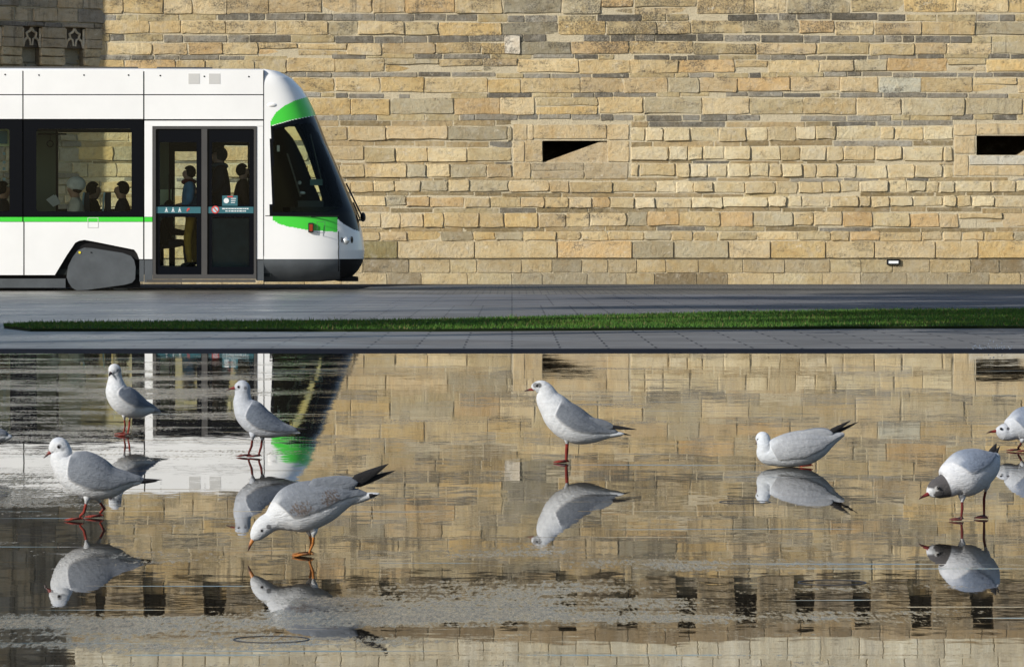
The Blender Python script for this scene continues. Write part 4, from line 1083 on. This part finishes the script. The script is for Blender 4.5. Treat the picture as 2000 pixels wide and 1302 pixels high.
    A, B = P3(x0, y0, wa), P3(x1, y1, wb); tg = (B-A).normalized(); A = A - tg*r0*s*0.8
    v = []; cc = []; n = 14; kk = 12
    side = (Vector((0, -1, 0)) - tg*tg.dot(Vector((0, -1, 0)))); side = side.normalized() if side.length > .01 else Vector((1, 0, 0)); up = side.cross(tg)
    if up.z < 0: up = -up
    for i in range(n):
        u = i/(n-1); pr = (1-u**1.7)*0.85+0.12; droop = -0.35*r0*s*max(0, u-0.6)/0.4
        for k in range(kk):
            a = 2*PI*k/kk; v.append(A+(B-A)*u + up*(math.cos(a)*r0*s*pr+droop) + side*math.sin(a)*r0*s*0.72*pr); cc.append(lerp3(c1, c2, sm(0.35, 0.7, u)))
    f = [(i*kk+k, i*kk+(k+1) % kk, (i+1)*kk+(k+1) % kk, (i+1)*kk+k) for i in range(n-1) for k in range(kk)] + [tuple((n-1)*kk+k for k in range(kk))]
    mesh_obj('beak', v, f, M['beak'], root, cc, True)
    for (ex, ey, ew, er) in eye:
        e = MB(); e.ball((0, 0, 0), er*s, 10); o = e.build('eye', M['eye'], root, smooth=True); o.location = P3(ex, ey, ew)
    return root
RED = (0.20, 0.026, 0.017); DRED = (0.10, 0.016, 0.014); ORG = (0.34, 0.13, 0.03); BK1 = (0.15, 0.018, 0.014); BK2 = (0.03, 0.007, 0.007)
LEFT = PI
# C: walking gull, front left
gull('walking gull with red beak and red legs, front left', (160, 1018),
     [(99, 882, 5, 5, 0), (104, 877, 12, 10, 0), (114, 871, 18, 15, 0), (121, 882, 19.5, 16, 0), (122, 897, 25, 22, 0), (139, 913, 37, 30, 0), (164, 926, 43, 37, 0), (191, 936, 40, 37, 0),
      (217, 941, 31, 31, 0), (245, 939, 18, 22, 0), (266, 938, 9, 12, 0), (282, 937, 4, 6, 0)],
     (100, 881, 84.5, 893, 4.2, 0, 2, BK1, BK2), [(116, 872, 14, 3.0), (116, 872, -14, 3.0)],
     [(171, 973, 164, 1000, 157, 1017, LEFT, 10, 2.6), (188, 972, 198, 996, 196, 1011, LEFT+0.1, -12, 2.6)],
     [(262, 938, 4, 318, 936, 4, 4.5, 3, BLACK, BLACK), (262, 940, -6, 308, 940, -8, 5, 3, BLACK, BLACK), (235, 941, 0, 276, 943, 0, 8, 14, WHITE, WHITE), (225, 934, 12, 276, 934, 8, 12, 5, GREY, GREY)],
     wing=(0.30, 0.50, 118), spots=((117, 871, 6, (0.05, 0.05, 0.06), 0.8), (124, 876, 5, (0.25, 0.26, 0.28), 0.7), (112, 856, 10, (0.38, 0.42, 0.5), 0.5)), leg_col=RED)
# A: back left, facing the camera
gull('small upright gull with dark beak facing the camera, farthest back at left', (246, 851),
     [(219, 727, 4, 4, 26), (221, 724, 9, 8, 22), (225, 722, 12.5, 11, 16), (226, 735, 13, 12, 12), (227, 750, 18, 17, 12), (230, 765, 23, 22, 12), (241, 779, 27, 25, 8), (257, 790, 26, 25, 0),
      (275, 797, 19, 20, -10), (290, 799, 10.5, 14, -18), (303, 801, 5, 8, -24)],
     (219, 727, 215, 733, 3.6, 26, 36, (0.03, 0.01, 0.01), (0.01, 0.008, 0.008)), [(219.5, 721, 24, 2.0), (233, 722, 17, 2.2)],
     [(243, 812, 243, 832, 242, 849, LEFT-0.6, 8, 1.6), (253, 812, 252, 833, 250, 851, LEFT+0.6, -8, 1.6)],
     [(290, 801, -18, 329, 806, -30, 3.6, 3, BLACK, BLACK), (283, 803, -18, 316, 806, -28, 4, 6, WHITE, WHITE), (278, 795, -4, 312, 803, -20, 6, 4, (0.2, 0.22, 0.26), (0.2, 0.22, 0.26))],
     wing=(0.36, 0.52, 88), spots=((234, 723, 5, (0.1, 0.1, 0.12), 0.8),), leg_col=RED, mantle=(0.11, 0.13, 0.165))
# B: second from left, at rest
gull('pale gull standing on two legs before the tram reflection, beak to the left', (496, 893),
     [(459, 757, 4, 4, 0), (464, 756, 10, 9, 0), (473, 757, 15, 13, 0), (474, 770, 15.5, 14, 0), (475, 786, 20, 18, 0), (485, 804, 27.5, 24, 0), (503, 822, 28, 27, 0), (526, 833, 23, 24, 0),
      (550, 839, 14, 17, 0), (570, 841, 7, 10, 0), (582, 842, 3.5, 6, 0)],
     (458, 757, 441.5, 761, 3.2, 0, 0, BK1, BK2), [(466.5, 755, 10.5, 2.4), (466.5, 755, -10.5, 2.4)],
     [(494, 852, 491, 871, 486, 892, LEFT, 7, 2.1), (512, 853, 510, 872, 506, 893, LEFT, -7, 2.1)],
     [(560, 838, 4, 600, 837, 4, 4.2, 3, BLACK, BLACK), (550, 843, 0, 587, 845, 0, 4, 8, (0.55, 0.58, 0.62), (0.6, 0.62, 0.66)), (530, 830, 12, 580, 838, 6, 9, 4, GREY, GREY)],
     wing=(0.36, 0.54, 112), belly=(0.36, 0.385, 0.43), mantle=(0.11, 0.13, 0.165), leg_col=DRED, spots=((480, 757, 4, (0.05, 0.05, 0.06), 0.7), (467, 755, 5, (0.15, 0.15, 0.16), 0.6)))
# D: feeding gull
gull('gull bending down to peck, with orange legs and brown flecked wing', (604, 1089),
     [(494, 1053, 5, 5, 6), (499, 1046, 12, 10, 6), (508, 1035, 17.5, 15, 5), (518, 1025, 19.5, 17, 4), (531, 1017, 21, 19, 2), (549, 1006, 34, 28, 0), (571, 996, 45, 36, 0), (599, 989, 47.5, 39, 0),
      (636, 980, 40, 36, 0), (668, 972, 26, 27, 0), (692, 969, 14, 16, 0), (716, 967, 7, 9, 0)],
     (494, 1053, 483, 1075, 4.4, 6, 6, ORG, (0.04, 0.012, 0.01)), [(512.5, 1034, 18, 3.2), (512.5, 1034, -10, 3.2)],
     [(613, 1040, 611, 1062, 605, 1087, LEFT, 4, 2.5), (603, 1040, 606, 1060, 606, 1084, LEFT, -14, 2.3)],
     [(686, 943, 6, 759, 905, 6, 12, 3, BLACK, BLACK), (688, 948, -4, 773, 918, -4, 8, 3, BLACK, BLACK), (640, 985, 0, 742, 963, 0, 11, 12, WHITE, WHITE), (718, 968, 0, 742, 963.5, 0, 6, 10, BLACK, BLACK),
      (600, 960, 22, 700, 941, 10, 24, 7, GREY, GREY), (600, 960, -22, 700, 938, -8, 22, 7, GREY, GREY)],
     wing=(0.40, 0.56, 108), spots=((526, 1027, 6, (0.03, 0.03, 0.035), 0.75), (513, 1034, 5, (0.1, 0.1, 0.11), 0.5)), leg_col=ORG, mottle=((592, 998, 24), (648, 972, 20)))
# E: centre, one leg
gull('upright white gull with grey wing standing alone in the centre on one dark red leg', (1104, 905),
     [(1041, 760, 4, 4, 0), (1045, 757, 10, 8, 0), (1056, 756, 14, 12, 0), (1064, 764, 18.5, 15, 0), (1071, 780, 24, 20, 0), (1082, 795, 29, 26, 0), (1095, 812, 33, 30, 0), (1113, 826, 34.5, 32, 0), (1133, 836, 32, 30, 0),
      (1157, 842, 24, 24, 0), (1180, 845, 14, 16, 0), (1198, 846, 7, 10, 0), (1208, 847, 4, 7, 0)],
     (1041, 760, 1023.5, 762.5, 3.2, 0, 0, BK1, BK2), [(1048.5, 753, 10.5, 2.3), (1048.5, 753, -10.5, 2.3)],
     [(1108, 858, 1107, 880, 1106, 904, LEFT, 3, 3.0)],
     [(1190, 832, 8, 1244, 838, 8, 4.2, 3, BLACK, BLACK), (1190, 842, -4, 1234, 850, -6, 3.5, 3, BLACK, BLACK), (1170, 848, 0, 1220, 847, 0, 7, 12, WHITE, WHITE), (1140, 826, 17, 1200, 833, 8, 14, 4, GREY, GREY)],
     wing=(0.34, 0.48, 103), spots=((1046, 752, 7, (0.03, 0.03, 0.03), 0.75), (1053, 752, 6.5, (0.03, 0.03, 0.03), 0.85), (1050, 755, 3, WHITE, 0.9)), leg_col=(0.17, 0.02, 0.014))
# F: crouching gull, right of centre
gull('gull crouching low in the water with head turned away and tail raised, right of centre', (1563, 912),
     [(1482, 862, 4, 4, -8), (1484, 858, 10, 9, -6), (1490, 856, 13.5, 12, -4), (1493, 869, 14.5, 13, 0), (1498, 884, 21, 18, 0), (1517, 883, 28, 25, 0), (1545, 879, 33, 31, 0), (1575, 874, 33, 30, 0), (1600, 868, 25, 24, 0),
      (1618, 861, 15, 16, 0), (1634, 854, 8, 10, 0), (1648, 847, 4, 6, 0)],
     (1482, 862, 1476, 868, 3.0, -10, -22, BK1, BK2), [(1480.5, 858, 2, 2.2)],
     [(1563, 903, 1563, 908, 1563, 911, LEFT, 10, 2.4), (1584, 897, 1583, 905, 1582, 912, LEFT, -6, 2.2)],
     [(1618, 845, 6, 1662, 820, 6, 5.5, 3, BLACK, BLACK), (1622, 849, -3, 1678, 823, -3, 4.2, 3, BLACK, BLACK), (1600, 868, 0, 1650, 846, 0, 8, 10, WHITE, WHITE), (1560, 866, 17, 1627, 845, 8, 22, 5, (0.28, 0.295, 0.32), (0.28, 0.295, 0.32)), (1560, 862, -10, 1626, 842, -4, 19, 6, GREY, GREY)],
     wing=(0.36, 0.46, 118), belly=(0.45, 0.48, 0.52), mantle=(0.28, 0.295, 0.32), leg_col=(0.62, 0.05, 0.03), spots=((1490, 855, 18, (0.52, 0.56, 0.62), 0.6),))
# G: dark hooded gull
gull('gull with a dark brown hood leaning forward on two legs at the right', (1898, 1015),
     [(1810, 962, 5, 5, 30), (1815, 959, 12, 11, 28), (1824, 954, 18.5, 17, 26), (1835, 950, 21.5, 20, 22), (1848, 945, 26, 24, 18), (1861, 935, 37, 33, 14), (1882, 926, 44, 40, 6), (1907, 917, 41, 38, -6),
      (1929, 908, 30, 31, -18), (1943, 898, 16, 20, -28), (1950, 890, 8, 12, -32)],
     (1811, 962, 1790.5, 971, 4.2, 31, 38, (0.17, 0.02, 0.018), (0.05, 0.01, 0.01)), [(1828, 950, 45, 3.0), (1822, 950, 9, 3.0)],
     [(1878, 973, 1878, 992, 1878, 1016, LEFT+0.9, 12, 2.4), (1928, 952, 1925, 975, 1922, 1012, LEFT+1.2, -14, 2.4)],
     [(1938, 890, -28, 1950, 867, -40, 8, 6, BLACK, BLACK), (1942, 893, -26, 1957, 872, -38, 5, 5, BLACK, BLACK), (1915, 900, 14, 1951, 893, -14, 16, 5, (0.13, 0.165, 0.23), (0.13, 0.165, 0.23))],
     wing=(0.46, 0.60, 92), hood=(0.10, 0.385, 0.93), spots=((1817, 957, 8, WHITE, 0.7), (1826, 952, 6.5, (0.6, 0.6, 0.6), 0.5),), belly=(0.50, 0.52, 0.56), mantle=(0.17, 0.205, 0.27), leg_col=DRED)
# H: right edge
gull('gull with white face and dark ear spot, cut off by the right edge', (1992, 882),
     [(1944, 841, 4, 4, 12), (1948, 841, 9, 8, 11), (1957, 842, 15.5, 14, 8), (1968, 843, 17.5, 16, 5), (1980, 836, 25, 22, 3), (1998, 830, 33, 28, 0), (2022, 828, 34, 30, 0), (2048, 829, 26, 25, 0), (2070, 831, 14, 16, 0), (2090, 833, 6, 8, 0)],
     (1944, 841, 1925, 843.5, 3.2, 12, 14, BK1, BK2), [(1953, 836, 21, 2.6), (1953, 836, -4, 2.6)],
     [(1996, 860, 1993, 870, 1989, 881, LEFT, 8, 2.0), (2012, 862, 2011, 872, 2009, 883, LEFT, -8, 2.0)],
     [(2070, 831, 2, 2120, 828, 2, 5, 3, BLACK, BLACK), (2060, 835, 0, 2105, 835, 0, 6, 9, WHITE, WHITE)],
     wing=(0.40, 0.52, 98), spots=((1967, 836, 4, (0.04, 0.04, 0.05), 0.9),), leg_col=DRED, mantle=(0.15, 0.18, 0.24), belly=(0.42, 0.445, 0.49))
# I: left edge, mostly outside the frame
gull('gull mostly outside the left edge of the picture, only its pale tail showing', (-60, 905),
     [(-140, 795, 4, 4, 0), (-134, 793, 11, 9, 0), (-124, 793, 15, 13, 0), (-120, 806, 17, 15, 0), (-112, 822, 25, 22, 0), (-92, 836, 31, 28, 0), (-64, 845, 32, 29, 0), (-38, 848, 26, 24, 0), (-16, 849, 17, 18, 0), (6, 851, 10, 12, 0), (16, 852, 6, 8, 0)],
     (-141, 796, -158, 800, 3.2, 0, 0, BK1, BK2), [(-128, 791, 10.5, 2.4), (-128, 791, -10.5, 2.4)],
     [(-70, 873, -70, 888, -72, 905, LEFT, 7, 2.1), (-56, 873, -56, 888, -58, 906, LEFT, -7, 2.1)],
     [(-5, 851, 0, 24, 853, 0, 9, 10, WHITE, WHITE), (-40, 842, 12, 4, 846, 8, 9, 4, GREY, GREY)],
     wing=(0.36, 0.54, 100), leg_col=RED)

# ------------------------------------------------------------------ jet caps in the pool floor and a small splash
def jet(px, py, r, label, m='jet_steel'):
    G = at_z(px, py); mb = MB(); n = 40
    for k in range(n):
        a0, a1 = 2*PI*k/n, 2*PI*(k+1)/n
        v = [Vector((math.cos(a)*q, math.sin(a)*q, z)) for a in (a0, a1) for q, z in ((r, 0.0003), (r-0.001, 0.0012), (r-0.0025, 0.0012), (r-0.0035, 0.0003))]
        mb.add(v, [(0, 4, 5, 1), (1, 5, 6, 2), (2, 6, 7, 3)])
    t = thing('water_jet_cap', label, 'jet cap', (G.x, G.y, 0), 'round jet caps set in the wet granite')
    mb.build('rim', M[m], t)
jet(530, 1248, 0.072, 'thin round jet cap ring in the wet granite at the bottom left')
jet(1625, 1137, 0.075, 'thin round jet cap ring below the crouching gull at the right')
jet(1455, 980, 0.073, 'dark round jet cap left of the crouching gull')
G = at_z(1932, 682); mb = MB()
for k in range(60):
    a = rnd.uniform(-1, 1)*0.14; h = abs(rnd.gauss(0, 0.018)); mb.ball((a+rnd.uniform(-.02, .02), rnd.uniform(-.05, .05), 0.004+h*(1-abs(a)*3)), rnd.uniform(0.0015, 0.005), 4)
o = mb.build('water_splash', M['splash'], smooth=True); o.location = G
tag(o, 'small burst of water drops at the far edge of the pool at right', 'splash', kind='stuff')

# ------------------------------------------------------------------ lawn strip
def lawn():
    import numpy as np
    g = np.random.default_rng(3)
    def gp(px, py):
        z = -0.03
        for _ in range(6): p = at_z(px, py, z); z = gz(p.y)
        return p
    top = [gp(x, y).xy for x, y in ((8, 640), (60, 634), (300, 633), (600, 631), (850, 628), (1100, 622), (1400, 614), (1700, 609), (2050, 607), (2500, 604))]
    bot = [gp(x, y).xy for x, y in ((8, 641), (60, 647), (300, 647), (600, 647.5), (850, 647.5), (1100, 646), (1400, 644), (1700, 642), (2050, 641), (2500, 640))]
    n = 10; v = []; f = []
    v = [(a[0], a[1], gz(a[1])+0.02) for a in bot] + [(a[0], a[1], gz(a[1])+0.02) for a in top]
    v += [(a[0], a[1], gz(a[1])+0.001) for a in bot] + [(a[0], a[1], gz(a[1])+0.001) for a in top]
    f = [(i, i+1, n+i+1, n+i) for i in range(n-1)] + [(2*n+i, 2*n+i+1, i+1, i) for i in range(n-1)]
    so_ = mesh_obj('lawn_soil', v, f, M['soil']); so_['kind'] = 'structure'
    V = []; Fq = []; CC = []
    for i in range(n-1):
        a, b, c, d = bot[i], bot[i+1], top[i+1], top[i]
        area = abs((b[0]-a[0]))*((d[1]-a[1])+(c[1]-b[1]))/2; cnt = int(area*1700)
        for _ in range(cnt):
            u, w_ = g.random(), g.random()
            x0 = a[0]+(b[0]-a[0])*u; y0 = a[1]+(b[1]-a[1])*u; x1 = d[0]+(c[0]-d[0])*u; y1 = d[1]+(c[1]-d[1])*u
            x = x0+(x1-x0)*w_; y = y0+(y1-y0)*w_; z = gz(y)+0.015; h = g.uniform(0.008, 0.03)*(1+0.6*(g.random() < 0.1)); an = g.uniform(0, PI)
            wx, wy = math.cos(an)*0.005, math.sin(an)*0.005; lx, ly = g.normal(0, 0.012), g.normal(0, 0.012)
            k = len(V); V += [(x-wx, y-wy, z), (x+wx, y+wy, z), (x+lx, y+ly, z+h)]; Fq.append((k, k+1, k+2))
            t = g.random(); pm = mathutils.noise.noise(Vector((x*1.3, y*1.3, 0)))
            t *= 0.7
            cl = (0.03+0.04*t+0.02*pm, 0.085+0.07*t+0.02*pm, 0.01+0.01*t) if g.random() > 0.08+0.1*pm else (0.14, 0.12, 0.05); CC += [cl]*3
    o = mesh_obj('grass', V, Fq, M['grass'], cols=CC); tag(o, 'strip of short green lawn between the pool edge and the tram track', 'grass', kind='stuff')
t = NT('grass'); at = t.n('ShaderNodeAttribute', attribute_name='Col'); t.l(at.outputs[0], t.b.inputs['Base Color']); t.b.inputs['Roughness'].default_value = 0.7; t.b.inputs['Specular IOR Level'].default_value = 0.2; M['grass'] = t.m
M['soil'] = plain('soil', (0.012, 0.02, 0.006), 0.9, spec=0.1)
lawn()

# ------------------------------------------------------------------ unseen plane trees, added left of the frame to shade the lawn and paving
def shade_tree_leaf_mat():
    t = NT('leaves'); a = t.noise(t.pos(), 1.5, 3); t.l(t.mix(a, (0.04, 0.08, 0.02), (0.09, 0.13, 0.035)), t.b.inputs['Base Color']); t.b.inputs['Roughness'].default_value = 0.6; return t.m
M['leaves'] = shade_tree_leaf_mat(); M['shade_tree_bark'] = plain('shade_tree_bark', (0.14, 0.12, 0.09), 0.9, var=0.4, vscale=8)  # leaves and bark of the unseen added shade trees only
def tree(x, y, zc_, rx, rz, label, n=5200):  # unseen tree added for shade
    z0 = gz(y); t = thing('shade_tree', label, 'tree', (x, y, z0), 'unseen plane trees added to shade the lawn and paving')
    mb = MB(); mb.tube([(0, 0, 0), (0.05, 0, 1.5), (-0.05, 0.05, zc_*0.55), (0, 0, zc_)], [0.28, 0.22, 0.19, 0.10], 12)
    tips = []
    for k in range(14):
        a = 2*PI*k/14+rnd.uniform(-.2, .2); h0 = zc_*rnd.uniform(0.5, 0.95)
        e = Vector((math.cos(a)*rx*rnd.uniform(.5, .85), math.sin(a)*rx*rnd.uniform(.5, .85), zc_+rz*rnd.uniform(-.6, .7)))
        m_ = Vector((e.x*0.4, e.y*0.4, h0+(e.z-h0)*0.6)); mb.tube([(0, 0, h0), m_, e], [0.09, 0.06, 0.02], 6); tips += [e, m_.lerp(e, .6)]
    mb.build('shade_tree_trunk', M['shade_tree_bark'], t)
    V = []; Fq = []
    cl = [q + Vector((rnd.gauss(0, .4), rnd.gauss(0, .4), rnd.gauss(0, .3))) for q in tips for _ in range(2)]
    for k in range(n):
        c = rnd.choice(cl) + Vector((rnd.gauss(0, .42), rnd.gauss(0, .42), rnd.gauss(0, .34)))
        a = Vector((rnd.gauss(0, 1), rnd.gauss(0, 1), rnd.gauss(0, .6))).normalized()*0.13; b = a.cross(Vector((rnd.gauss(0, 1), rnd.gauss(0, 1), rnd.gauss(0, 1)))).normalized()*0.10
        i = len(V); V += [c-a, c-b*0.9+a*0.1, c+a, c+b*0.9+a*0.1]; Fq.append((i, i+1, i+2, i+3))
    mesh_obj('crown', V, Fq, M['leaves'], t)
tree(-8.2, 40.2, 9.0, 4.4, 3.4, 'unseen plane tree added for shade left of the picture, level with the middle of the lawn', 9500)
tree(-8.2, 49.0, 9.0, 4.2, 3.2, 'unseen plane tree added for shade left of the picture, nearest the tram track', 9000)
tree(-7.4, 33.0, 8.8, 2.8, 3.0, 'unseen plane tree added for shade left of the picture, beside the lawn', 7000)
tree(-7.4, 28.3, 8.6, 2.4, 2.6, 'unseen plane tree added for shade left of the picture, level with the end of the pool', 6500)
tree(-11.4, 30.0, 4.6, 1.8, 1.5, 'low round unseen plane tree added for shade left of the picture, behind the others', 5000)
